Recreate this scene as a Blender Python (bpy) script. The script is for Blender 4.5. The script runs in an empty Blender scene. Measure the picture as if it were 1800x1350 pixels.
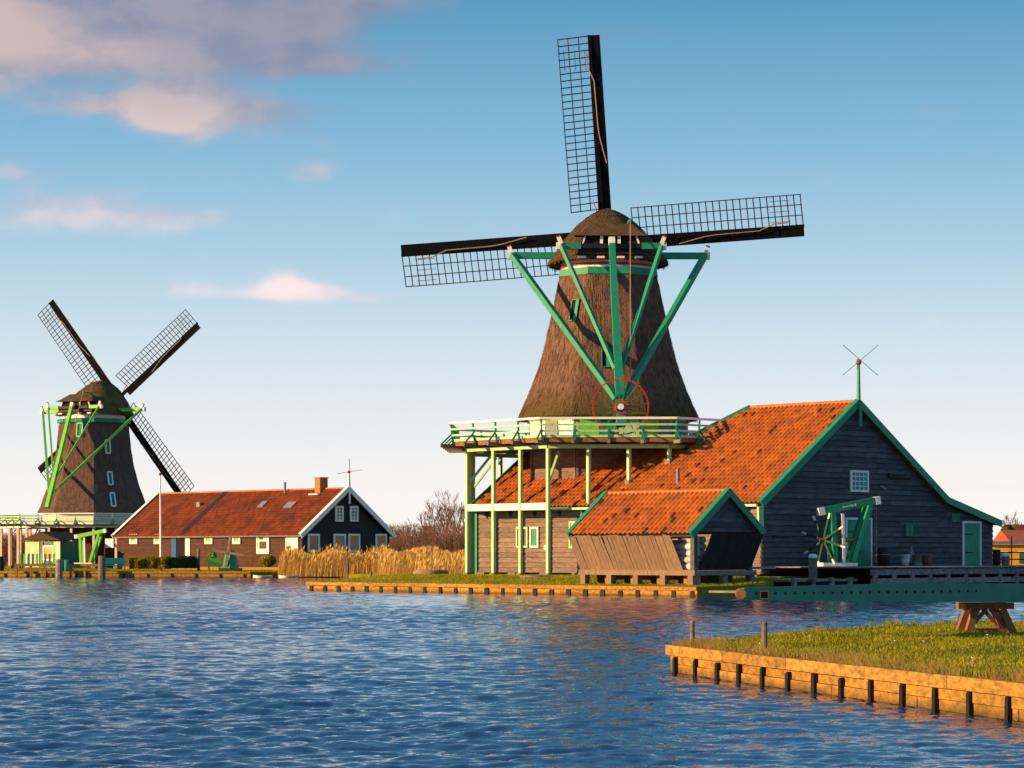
import bpy, math, random
import numpy as np
from mathutils import Vector, Matrix

random.seed(7); rng = np.random.default_rng(11)
R = math.radians
scene = bpy.context.scene
COL = scene.collection

# ------------------------------------------------------------------ camera, sky, sun, exposure
F, HOR, EYE = 4400.0, 974.0, 1.81          # focal length and horizon in photo pixels, eye height over the water
cam_d = bpy.data.cameras.new('camera'); cam = bpy.data.objects.new('camera', cam_d); COL.objects.link(cam)
cam.location = (0, 0, EYE); cam.rotation_euler = (R(90), 0, 0)
cam_d.sensor_width = 36; cam_d.lens = F / 1800 * 36
cam_d.shift_y = (HOR - 675) / 1800
cam_d.clip_start = 0.5; cam_d.clip_end = 9000
scene.camera = cam

SUN_EL, SUN_AZ = R(13), R(-108)            # azimuth clockwise from +Y (view direction)
world = bpy.data.worlds.new('World'); scene.world = world; world.use_nodes = True
wn, wl = world.node_tree.nodes, world.node_tree.links
wn.clear()

def wnode(t, **k):
    n = wn.new(t)
    for a, b in k.items(): setattr(n, a, b)
    return n
def wmath(op, a, b=None, c=None, clamp=False):
    n = wnode('ShaderNodeMath', operation=op, use_clamp=clamp)
    for i, v in enumerate((a, b, c)):
        if v is None: continue
        if isinstance(v, (int, float)): n.inputs[i].default_value = v
        else: wl.new(v, n.inputs[i])
    return n.outputs[0]
def wsmooth(x, lo, hi, a=0.0, b=1.0):
    n = wnode('ShaderNodeMapRange', interpolation_type='SMOOTHSTEP')
    wl.new(x, n.inputs[0])
    for i, v in enumerate((lo, hi, a, b)): n.inputs[i + 1].default_value = v
    return n.outputs[0]
def wmix(f, a, b):
    n = wnode('ShaderNodeMix', data_type='RGBA')
    for s, v in ((n.inputs[0], f), (n.inputs[6], a), (n.inputs[7], b)):
        if isinstance(v, (int, float)): s.default_value = v
        elif isinstance(v, tuple): s.default_value = v
        else: wl.new(v, s)
    return n.outputs[2]

tc = wnode('ShaderNodeTexCoord'); sep = wnode('ShaderNodeSeparateXYZ'); wl.new(tc.outputs['Generated'], sep.inputs[0])
wx, wy, wz = sep.outputs
# the air low over the river is hazy, so the blue deepens quickly with height
horiz = wmath('SQRT', wmath('ADD', wmath('MULTIPLY', wx, wx), wmath('MULTIPLY', wy, wy)))
elev = wmath('ARCTAN2', wz, horiz)
azim = wmath('ARCTAN2', wx, wy)
comb = wnode('ShaderNodeCombineXYZ')
wl.new(wx, comb.inputs[0]); wl.new(wy, comb.inputs[1]); wl.new(wmath('MULTIPLY_ADD', wz, 2.0, 0.0), comb.inputs[2])
nrm = wnode('ShaderNodeVectorMath', operation='NORMALIZE'); wl.new(comb.outputs[0], nrm.inputs[0])
sky = wnode('ShaderNodeTexSky', sky_type='NISHITA')
sky.sun_disc = False; sky.sun_elevation = SUN_EL; sky.sun_rotation = SUN_AZ % (2 * math.pi)
sky.air_density = 1.0; sky.dust_density = 0.6; sky.ozone_density = 3.0
wl.new(nrm.outputs[0], sky.inputs[0])
# pale low haze -> clear blue
ramp = wnode('ShaderNodeValToRGB'); wl.new(wsmooth(elev, 0.0, 1.2), ramp.inputs[0])
ramp.inputs[0].links[0].from_node.interpolation_type = 'LINEAR'
cr = ramp.color_ramp
SKYCOL = [(0.0, (11.8, 10.7, 10.1)), (0.03, (10.2, 9.9, 9.8)), (0.068, (7.4, 8.6, 9.2)), (0.10, (4.8, 7.1, 8.6)),
          (0.135, (2.7, 5.5, 7.7)), (0.185, (1.0, 3.55, 5.8)), (0.45, (1.4, 4.3, 7.8)), (1.0, (1.0, 3.0, 6.2))]
while len(cr.elements) < len(SKYCOL): cr.elements.new(0.5)
for e_, (p_, c_) in zip(cr.elements, SKYCOL): e_.position = p_; e_.color = (*[v / 12 for v in c_], 1)
scl = wnode('ShaderNodeVectorMath', operation='SCALE'); wl.new(ramp.outputs[0], scl.inputs[0]); scl.inputs[3].default_value = 12.0
clear = wmix(0.82, sky.outputs[0], scl.outputs[0])
# clouds: soft noise in azimuth/elevation, denser where the evening cumulus stands
cc = wnode('ShaderNodeCombineXYZ'); wl.new(wmath('MULTIPLY', azim, 1.0), cc.inputs[0]); wl.new(wmath('MULTIPLY', elev, 1.8), cc.inputs[1])
def wnoise(scale, detail, rough, off):
    a = wnode('ShaderNodeVectorMath', operation='ADD'); wl.new(cc.outputs[0], a.inputs[0]); a.inputs[1].default_value = off
    n = wnode('ShaderNodeTexNoise', noise_dimensions='3D'); wl.new(a.outputs[0], n.inputs['Vector'])
    n.inputs['Scale'].default_value = scale; n.inputs['Detail'].default_value = detail; n.inputs['Roughness'].default_value = rough
    return n.outputs['Fac']
def blob(px, py, rx, ry, amp):
    a0, e0 = (px - 900) / F, (HOR - py) / F
    dx = wmath('DIVIDE', wmath('SUBTRACT', azim, a0), rx / F)
    dy = wmath('DIVIDE', wmath('SUBTRACT', elev, e0), ry / F)
    d2 = wmath('ADD', wmath('MULTIPLY', dx, dx), wmath('MULTIPLY', dy, dy))
    return wmath('MULTIPLY', wmath('EXPONENT', wmath('MULTIPLY', d2, -1.0)), amp)
BL = [(-40, 12, 330, 128, 1.6), (300, 50, 320, 84, 1.3), (550, 0, 150, 48, .8), (470, 105, 130, 26, .4), (310, 208, 95, 44, 1.15), (450, 212, 120, 36, .62), (170, 205, 90, 20, .42),
      (150, 385, 190, 34, 0.66), (330, 395, 90, 22, .40), (505, 502, 48, 24, .60), (560, 517, 90, 15, .55), (665, 524, 90, 13, .5), (455, 521, 60, 11, .42), (340, 514, 70, 18, .6), (548, 310, 50, 24, .6),
      (30, 320, 110, 24, 0.42), (560, 130, 130, 20, .45), (735, 830, 40, 9, .26), (1760, 860, 70, 12, .3)]
tot = None
for b in BL:
    v = blob(*b); tot = v if tot is None else wmath('ADD', tot, v)
n1 = wnoise(24, 6, 0.56, (3.1, 1.7, 0)); n2 = wnoise(9, 3, 0.5, (7.3, 2.2, 4))
wide = wmath('MULTIPLY', wsmooth(wnoise(3.2, 3, .5, (1.3, 9.2, 2)), .50, .75), wsmooth(elev, .28, .5))
dens = wmath('ADD', wmath('ADD', tot, wmath('MULTIPLY', wide, .8)), wmath('MULTIPLY', wmath('SUBTRACT', n1, 0.5), 1.2))
cloud = wmath('MULTIPLY', wsmooth(dens, 0.08, 0.85), wsmooth(elev, 0.0, .03))
cloud = wmath('MULTIPLY', cloud, 0.86)
# sun-facing (left, low) cloud flanks are warm, the thick tops away from the sun grey
shift = wnoise(24, 4, 0.56, (3.1 - 0.012, 1.7 - 0.02, 0))
litf = wsmooth(wmath('ADD', wmath('SUBTRACT', n1, shift), wmath('MULTIPLY', wmath('SUBTRACT', wnoise(11, 2, .5, (5, 3, 1)), .5), .5)), -0.16, 0.14)
thick = wsmooth(wmath('ADD', azim, wmath('MULTIPLY', elev, 0.55)), -.13, .02)
wb = None
for b in ((300, 215, 110, 50, .8), (60, 112, 240, 36, .75), (-40, 50, 130, 90, .6), (515, 505, 80, 30, .6)):
    v = blob(*b); wb = v if wb is None else wmath('ADD', wb, v)
litf = wmath('ADD', wmath('MULTIPLY', litf, .5), wb, clamp=True)
litf2 = wmath('MULTIPLY', litf, wmath('SUBTRACT', 1.0, wmath('MULTIPLY', wmath('MULTIPLY', wsmooth(elev, .155, .19), thick), .6)))
warm = wmix(wsmooth(elev, .10, .2), (10.5, 8.4, 8.0, 1), (7.4, 5.3, 4.8, 1))
cool = wmix(wsmooth(elev, .10, .2), (6.4, 6.6, 7.8, 1), (2.5, 2.7, 3.9, 1))
ccol = wmix(litf2, cool, warm)
skyc = wmix(cloud, clear, ccol)
world.cycles.sampling_method = 'MANUAL'; world.cycles.sample_map_resolution = 256
bg = wnode('ShaderNodeBackground'); bg.inputs[1].default_value = 0.0525
wl.new(skyc, bg.inputs[0])
wo = wnode('ShaderNodeOutputWorld'); wl.new(bg.outputs[0], wo.inputs[0])

sun_d = bpy.data.lights.new('sun', 'SUN'); sun = bpy.data.objects.new('sun', sun_d); COL.objects.link(sun)
sun_d.energy = 5.0; sun_d.angle = R(0.6); sun_d.color = (1.0, 0.60, 0.27)
to_sun = Vector((math.sin(SUN_AZ) * math.cos(SUN_EL), math.cos(SUN_AZ) * math.cos(SUN_EL), math.sin(SUN_EL)))
sun.rotation_euler = to_sun.to_track_quat('Z', 'Y').to_euler(); sun.location = (-60, -30, 60)

vs = scene.view_settings
vs.view_transform = 'Standard'; vs.look = 'None'; vs.exposure = 0.95; vs.gamma = 1.0; vs.use_curve_mapping = False
scene.cycles.use_denoising = True
scene.cycles.use_adaptive_sampling = True; scene.cycles.adaptive_threshold = 0.02
scene.cycles.max_bounces = 5; scene.cycles.diffuse_bounces = 2; scene.cycles.glossy_bounces = 3

# ------------------------------------------------------------------ helpers
def P(x, y, d):
    """a photo pixel at a known distance d -> point in metres"""
    return Vector(((x - 900) / F * d, d, EYE + (HOR - y) / F * d))
def water_depth(y): return EYE * F / (y - HOR)
def on_plane(o, d, x, y):
    """pixel on the vertical plane through o (2-D) along d: distance along d and height"""
    u = (x - 900) / F
    t = (o[0] - u * o[1]) / (u * d[1] - d[0])
    dep = o[1] + d[1] * t
    return t, EYE + (HOR - y) / F * dep

class MB:
    def __init__(s): s.v = []; s.f = []; s.a = []
    def add(s, vs_, fs):
        n = len(s.v); s.v += [tuple(p) for p in vs_]; s.f += [tuple(i + n for i in f) for f in fs]; return s
    def hexa(s, p):           # 8 points: bottom 4 ccw, top 4
        return s.add(p, [(3, 2, 1, 0), (4, 5, 6, 7), (0, 1, 5, 4), (1, 2, 6, 5), (2, 3, 7, 6), (3, 0, 4, 7)])
    def box(s, c, d, rz=0.0):
        cx, cy, cz = c; hx, hy, hz = d[0] / 2, d[1] / 2, d[2] / 2
        cs, sn = math.cos(rz), math.sin(rz)
        p = []
        for z in (-hz, hz):
            for x, y in ((-hx, -hy), (hx, -hy), (hx, hy), (-hx, hy)):
                p.append((cx + x * cs - y * sn, cy + x * sn + y * cs, cz + z))
        return s.hexa(p)
    def bar(s, a, b, w, h=None, up=(0, 0, 1), w2=None, h2=None):
        a, b = Vector(a), Vector(b); h = w if h is None else h
        w2 = w if w2 is None else w2; h2 = h if h2 is None else h2
        d = (b - a).normalized(); up = Vector(up)
        if abs(d.dot(up)) > 0.99: up = Vector((0, 1, 0))
        x = d.cross(up).normalized(); y = x.cross(d)
        p = []
        for q, ww, hh in ((a, w, h), (b, w2, h2)):
            for i, j in ((-1, -1), (1, -1), (1, 1), (-1, 1)):
                p.append(q + x * (i * ww / 2) + y * (j * hh / 2))
        return s.hexa(p)
    def tube(s, a, b, r0, r1=None, n=8, caps=True):
        a, b = Vector(a), Vector(b); r1 = r0 if r1 is None else r1
        d = (b - a).normalized(); up = Vector((0, 0, 1)) if abs(d.z) < .95 else Vector((1, 0, 0))
        x = d.cross(up).normalized(); y = x.cross(d)
        p = [q + (x * math.cos(2 * math.pi * i / n) + y * math.sin(2 * math.pi * i / n)) * r for q, r in ((a, r0), (b, r1)) for i in range(n)]
        f = [(i, (i + 1) % n, n + (i + 1) % n, n + i) for i in range(n)]
        if caps: f += [tuple(range(n - 1, -1, -1)), tuple(range(n, 2 * n))]
        return s.add(p, f)
    def rings(s, rs, cap0=True, cap1=True):
        n = len(rs[0]); p = [q for r in rs for q in r]; f = []
        for k in range(len(rs) - 1):
            for i in range(n):
                j = (i + 1) % n
                f.append((k * n + i, k * n + j, (k + 1) * n + j, (k + 1) * n + i))
        if cap0: f.append(tuple(range(n - 1, -1, -1)))
        if cap1: f.append(tuple((len(rs) - 1) * n + i for i in range(n)))
        return s.add(p, f)
    def lathe(s, c, prof, n=16):
        return s.rings([[(c[0] + r * math.cos(2 * math.pi * i / n), c[1] + r * math.sin(2 * math.pi * i / n), c[2] + z) for i in range(n)] for r, z in prof])
    def prism(s, poly, off):  # planar polygon extruded by vector off
        n = len(poly); off = Vector(off); p = [Vector(q) for q in poly]; p += [q + off for q in p]
        f = [tuple(range(n - 1, -1, -1)), tuple(range(n, 2 * n))] + [(i, (i + 1) % n, n + (i + 1) % n, n + i) for i in range(n)]
        return s.add(p, f)
    def mesh(s, name, mat, smooth=False):
        m = bpy.data.meshes.new(name); m.from_pydata(s.v, [], s.f); m.update()
        if mat: m.materials.append(mat)
        if smooth:
            m.polygons.foreach_set('use_smooth', [True] * len(m.polygons))
        return m
    def build(s, name, mat, parent=None, smooth=False):
        return link(name, s.mesh(name, mat, smooth), parent)

def link(name, data, parent=None):
    o = bpy.data.objects.new(name, data); COL.objects.link(o)
    if parent is not None: o.parent = parent
    return o
def fix_normals(o):
    import bmesh
    bm = bmesh.new(); bm.from_mesh(o.data); bmesh.ops.recalc_face_normals(bm, faces=bm.faces); bm.to_mesh(o.data); bm.free(); return o
def tag(o, label=None, cat=None, group=None, kind=None):
    if label: o['label'] = label
    if cat: o['category'] = cat
    if group: o['group'] = group
    if kind: o['kind'] = kind
    return o
def thing(name, label, cat, loc=(0, 0, 0), rz=0.0, group=None):
    o = link(name, None); o.location = loc; o.rotation_euler = (0, 0, rz); return tag(o, label, cat, group)

# ------------------------------------------------------------------ materials
def mat(name, col, rough=0.7, var=0.0, col2=None, scale=4.0, stretch=(1, 1, 1), bump=0.0, bscale=None, obj_var=0.0, spec=0.3, metal=0.0, attr=False, moss=None, bstretch=None, thr=(.35, .65), odd=0.0):
    m = bpy.data.materials.new(name); m.use_nodes = True
    n, l = m.node_tree.nodes, m.node_tree.links
    b = n['Principled BSDF']; b.inputs['Roughness'].default_value = rough; b.inputs['Specular IOR Level'].default_value = spec; b.inputs['Metallic'].default_value = metal
    geo = n.new('ShaderNodeNewGeometry')
    mp = n.new('ShaderNodeMapping'); l.new(geo.outputs['Position'], mp.inputs[0]); mp.inputs['Scale'].default_value = stretch
    no = n.new('ShaderNodeTexNoise'); l.new(mp.outputs[0], no.inputs['Vector']); no.inputs['Scale'].default_value = scale; no.inputs['Detail'].default_value = 6; no.inputs['Roughness'].default_value = .65
    mr = n.new('ShaderNodeMapRange'); l.new(no.outputs['Fac'], mr.inputs[0]); mr.inputs[1].default_value = thr[0]; mr.inputs[2].default_value = thr[1]
    mx = n.new('ShaderNodeMix'); mx.data_type = 'RGBA'; l.new(mr.outputs[0], mx.inputs[0])
    c2 = col2 if col2 else tuple(v * (1 - var) for v in col)
    mx.inputs[6].default_value = (*col, 1); mx.inputs[7].default_value = (*c2, 1)
    out = mx.outputs[2]
    if obj_var:
        oi = n.new('ShaderNodeObjectInfo'); val = oi.outputs['Random']
        if attr:
            at = n.new('ShaderNodeAttribute'); at.attribute_name = 'rnd'
            ad = n.new('ShaderNodeMath'); ad.operation = 'ADD'; l.new(val, ad.inputs[0]); l.new(at.outputs['Fac'], ad.inputs[1])
            fr = n.new('ShaderNodeMath'); fr.operation = 'FRACT'; l.new(ad.outputs[0], fr.inputs[0]); val = fr.outputs[0]
        m2 = n.new('ShaderNodeMapRange'); l.new(val, m2.inputs[0]); m2.inputs[3].default_value = 1 - obj_var; m2.inputs[4].default_value = 1 + obj_var * .6
        if odd:                       # a few odd, much darker pieces
            lt = n.new('ShaderNodeMath'); lt.operation = 'GREATER_THAN'; l.new(val, lt.inputs[0]); lt.inputs[1].default_value = odd
            ma = n.new('ShaderNodeMath'); ma.operation = 'MULTIPLY_ADD'; l.new(lt.outputs[0], ma.inputs[0]); ma.inputs[1].default_value = .7; ma.inputs[2].default_value = .3
            mu = n.new('ShaderNodeMath'); mu.operation = 'MULTIPLY'; l.new(m2.outputs[0], mu.inputs[0]); l.new(ma.outputs[0], mu.inputs[1]); m2 = mu
        hs = n.new('ShaderNodeHueSaturation'); l.new(m2.outputs[0], hs.inputs['Value']); l.new(out, hs.inputs['Color']); out = hs.outputs[0]
    if moss:
        mc, z0, z1 = moss
        sp = n.new('ShaderNodeSeparateXYZ'); l.new(geo.outputs['Position'], sp.inputs[0])
        n2 = n.new('ShaderNodeTexNoise'); l.new(geo.outputs['Position'], n2.inputs['Vector']); n2.inputs['Scale'].default_value = 1.1; n2.inputs['Detail'].default_value = 5
        a = n.new('ShaderNodeMath'); a.operation = 'MULTIPLY_ADD'; l.new(n2.outputs['Fac'], a.inputs[0]); a.inputs[1].default_value = (z1 - z0) * 1.2; l.new(sp.outputs[2], a.inputs[2])
        r2 = n.new('ShaderNodeMapRange'); l.new(a.outputs[0], r2.inputs[0]); r2.inputs[1].default_value = z0 + .6 * (z1 - z0); r2.inputs[2].default_value = z1 + .6 * (z1 - z0); r2.inputs[3].default_value = .85; r2.inputs[4].default_value = 0
        m3 = n.new('ShaderNodeMix'); m3.data_type = 'RGBA'; l.new(r2.outputs[0], m3.inputs[0]); l.new(out, m3.inputs[6]); m3.inputs[7].default_value = (*mc, 1); out = m3.outputs[2]
    l.new(out, b.inputs['Base Color'])
    if bump:
        mp2 = n.new('ShaderNodeMapping'); l.new(geo.outputs['Position'], mp2.inputs[0]); mp2.inputs['Scale'].default_value = bstretch or stretch
        nb = n.new('ShaderNodeTexNoise'); l.new(mp2.outputs[0], nb.inputs['Vector']); nb.inputs['Scale'].default_value = bscale or scale * 3; nb.inputs['Detail'].default_value = 5
        bp = n.new('ShaderNodeBump'); bp.inputs['Strength'].default_value = 1.0; bp.inputs['Distance'].default_value = bump; l.new(nb.outputs['Fac'], bp.inputs['Height']); l.new(bp.outputs[0], b.inputs['Normal'])
    return m

M = {}
M['green'] = mat('green_paint', (0.008, 0.25, 0.125), .5, 0, (0.02, 0.15, 0.085), 5.0, (1, 1, .35), .004, 20, .12, .35, thr=(.45, .75))
M['green_dark'] = mat('dark_green_paint', (0.006, 0.16, 0.09), .5, .3, scale=2.0)
M['pale_green'] = mat('pale_green_paint', (0.36, 0.60, 0.30), .55, 0, (0.25, 0.33, 0.16), 6, (1, 1, .4), .004, 20, .12, .3, thr=(.48, .75))
M['lime'] = mat('lime_green_paint', (0.16, 0.55, 0.06), .5, .2, scale=2)
M['shaded_green'] = mat('shaded_green_paint', (0.003, 0.060, 0.038), .6, .3, scale=4, spec=.2)  # green darkened in the colour for arms that stand in shade
M['cream'] = mat('cream_paint', (0.62, 0.52, 0.42), .6, .25, scale=4)
M['yellow_green'] = mat('yellow_green_paint', (0.46, 0.62, 0.05), .55, .25, scale=3)
M['teal'] = mat('teal_paint', (0.02, 0.27, 0.24), .5, .25, scale=2)
M['white'] = mat('white_paint', (0.78, 0.75, 0.70), .5, 0, (0.50, 0.46, 0.40), 6, (1, 1, .5), .003, 20, .08, .3, thr=(.5, .8))
M['red'] = mat('red_paint', (0.50, 0.015, 0.02), .45, .2, scale=3)
M['blue'] = mat('blue_paint', (0.01, 0.09, 0.24), .5, .2, scale=3)
M['black'] = mat('tarred_black', (0.012, 0.012, 0.014), .6, .3, scale=4, obj_var=.3)
M['sail'] = mat('sail_timber', (0.010, 0.010, 0.011), .95, .4, scale=3, spec=.05)
M['bar'] = mat('sail_lattice_wood', (0.050, 0.030, 0.022), .7, .3, scale=5)
M['rope'] = mat('weathered_rope', (0.36, 0.24, 0.15), .9, .2, scale=9)
M['void'] = mat('painted_shade', (0.006, 0.006, 0.007), .9)  # near-black painted in for the shade inside openings and under decks
M['thatch'] = mat('reed_thatch', (0.200, 0.112, 0.072), .95, 0, (0.092, 0.058, 0.045), 2.4, (3, 3, .6), .07, 16, .25, .1, attr=True, bstretch=(2.2, 2.2, .35), moss=((0.085, 0.066, 0.016), 9.2, 10.9))
M['thatch_cap'] = mat('mossy_cap_thatch', (0.150, 0.086, 0.048), .95, 0, (0.080, 0.058, 0.014), 1.3, (1, 1, .6), .10, 9, .25, .1, attr=True, bstretch=(2, 2, .5))
M['thatch_far'] = mat('dark_thatch', (0.180, 0.108, 0.080), .95, 0, (0.090, 0.060, 0.052), 2.2, (3, 3, .6), .07, 12, .25, .1, attr=True, bstretch=(2.2, 2.2, .4))
M['board'] = mat('weathered_boards', (0.235, 0.175, 0.135), .8, 0, (0.135, 0.096, 0.075), 2.2, (1, 1, 5), .01, 14, .22, .2, bstretch=(1, 1, 6))
M['board_dark'] = mat('blue_black_boards', (0.095, 0.100, 0.106), .75, 0, (0.046, 0.050, 0.055), 1.6, (1, 1, 4), .01, 14, .28, .25, bstretch=(1, 1, 6))
M['board_brown'] = mat('brown_boards', (0.085, 0.040, 0.022), .8, 0, (0.050, 0.024, 0.015), 2, (1, 1, 5), .008, 14, .15, .2)
M['tile'] = mat('red_pantiles', (0.36, 0.096, 0.011), .8, 0, (0.17, 0.048, 0.010), 1.1, (1, 1, 1), .006, 30, .26, .25, attr=True, thr=(.42, .70), odd=.03)
M['tile_ridge'] = mat('orange_ridge_tiles', (0.52, 0.16, 0.03), .7, .25, scale=3, obj_var=.15)
M['tile_far'] = mat('dark_red_pantiles', (0.23, 0.050, 0.014), .8, 0, (0.10, 0.028, 0.013), .7, (1, 1, 1), .006, 30, .3, .2, attr=True)
M['tile_black'] = mat('black_glazed_tiles', (0.014, 0.013, 0.015), .6, .2, scale=5)
M['plank'] = mat('raw_planks', (0.235, 0.160, 0.105), .8, 0, (0.16, 0.105, 0.07), 3, (3, 3, .5), .006, 10, .13, .2)
M['plank_dark'] = mat('dark_planks', (0.016, 0.017, 0.020), .7, .4, scale=3, obj_var=.2)  # darker planks for the gable side
M['timber'] = mat('grey_timber', (0.20, 0.16, 0.125), .85, 0, (0.10, 0.078, 0.062), 4, (1, 1, 3), .01, 12, .2, .2)
M['quay'] = mat('algae_quay_boards', (0.48, 0.245, 0.034), .85, 0, (0.16, 0.10, 0.035), 6, (1, 1, 2.2), .02, 14, .2, .2, moss=((0.030, 0.026, 0.010), -.01, .16))
M['pile'] = mat('tarred_piles', (0.008, 0.007, 0.005), .7, .4, scale=6, obj_var=.2)
M['cross_timber'] = mat('reddish_timber', (0.27, 0.12, 0.055), .8, .4, scale=5, bump=.004)
M['jetty'] = mat('weathered_jetty_timber', (0.27, 0.245, 0.225), .85, 0, (0.13, 0.115, 0.105), 4, (1, 1, 2), .012, 10, .25, .2)
M['bridge'] = mat('teal_steel', (0.010, 0.20, 0.155), .5, .3, scale=3, spec=.4)
M['lawn'] = mat('lawn_grass', (0.26, 0.20, 0.010), .95, 0, (0.14, 0.135, 0.010), 1.4, (1, 1, 1), .05, 9, 0, .1)
M['soil'] = mat('bank_soil', (0.070, 0.060, 0.018), .95, .4, scale=4, bump=.03)
M['blade'] = mat('grass_blades', (0.38, 0.33, 0.010), .8, 0, (0.15, 0.20, 0.010), .9, (1, 1, 1), 0, None, 0, .2)
M['reed'] = mat('dry_reed', (0.80, 0.53, 0.14), .9, 0, (0.60, 0.35, 0.08), .5, (1, 1, 1), 0, None, 0, .1)
M['hedge_leaf'] = mat('hedge_leaves', (0.52, 0.34, 0.02), .8, 0, (0.26, 0.19, 0.014), 3, (1, 1, 1), 0, None, 0, .2)
M['twig'] = mat('bare_twigs', (0.26, 0.135, 0.085), .9, .35, scale=.6)
M['evergreen'] = mat('evergreen_leaf', (0.055, 0.075, 0.025), .9, .4, scale=2)
M['stone'] = mat('millstone', (0.26, 0.20, 0.15), .9, .4, scale=6, bump=.01)
M['log'] = mat('pale_logs', (0.62, 0.58, 0.54), .8, .35, scale=6, bump=.01, obj_var=.3)
M['brick'] = mat('chimney_brick', (0.40, 0.17, 0.05), .85, .35, scale=9)
M['yellow'] = mat('yellow_paint', (0.58, 0.30, 0.02), .5, .2, scale=3)
M['ochre'] = mat('ochre_render', (0.60, 0.33, 0.03), .8, .15, scale=2)
M['terracotta'] = mat('terracotta', (0.20, 0.11, 0.085), .85, .3, scale=6)
M['lead'] = mat('grey_lead', (0.20, 0.21, 0.23), .5, .2, scale=5)
M['curtain'] = mat('bright_curtain', (0.62, 0.45, 0.16), .8, .4, scale=2)
M['poster'] = mat('dark_print', (0.10, 0.09, 0.05), .8, .5, scale=6)

def translucent(m, k=.35):
    n, l = m.node_tree.nodes, m.node_tree.links; b = n['Principled BSDF']; o = n['Material Output']
    t = n.new('ShaderNodeBsdfTranslucent'); x = n.new('ShaderNodeMixShader'); x.inputs[0].default_value = k
    l.new(b.inputs['Base Color'].links[0].from_socket, t.inputs[0]); l.new(b.outputs[0], x.inputs[1]); l.new(t.outputs[0], x.inputs[2]); l.new(x.outputs[0], o.inputs[0])
def glass_mat(name, col):
    m = mat(name, col, .06, .3, scale=1.5, spec=.6); return m
M['glass'] = glass_mat('window_glass', (0.03, 0.05, 0.06))
M['glass_warm'] = glass_mat('warm_blind_behind_glass', (0.16, 0.085, 0.05))  # brown blind tone set into the glass colour

for k_ in ('blade', 'reed', 'hedge_leaf'): translucent(M[k_])
M['straw'] = mat('dry_grass_straw', (0.55, 0.36, 0.08), .9, .3, scale=2); translucent(M['straw'])
M['far_red'] = mat('far_red_roof', (0.36, 0.075, 0.03), .8, .2, scale=2)
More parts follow.
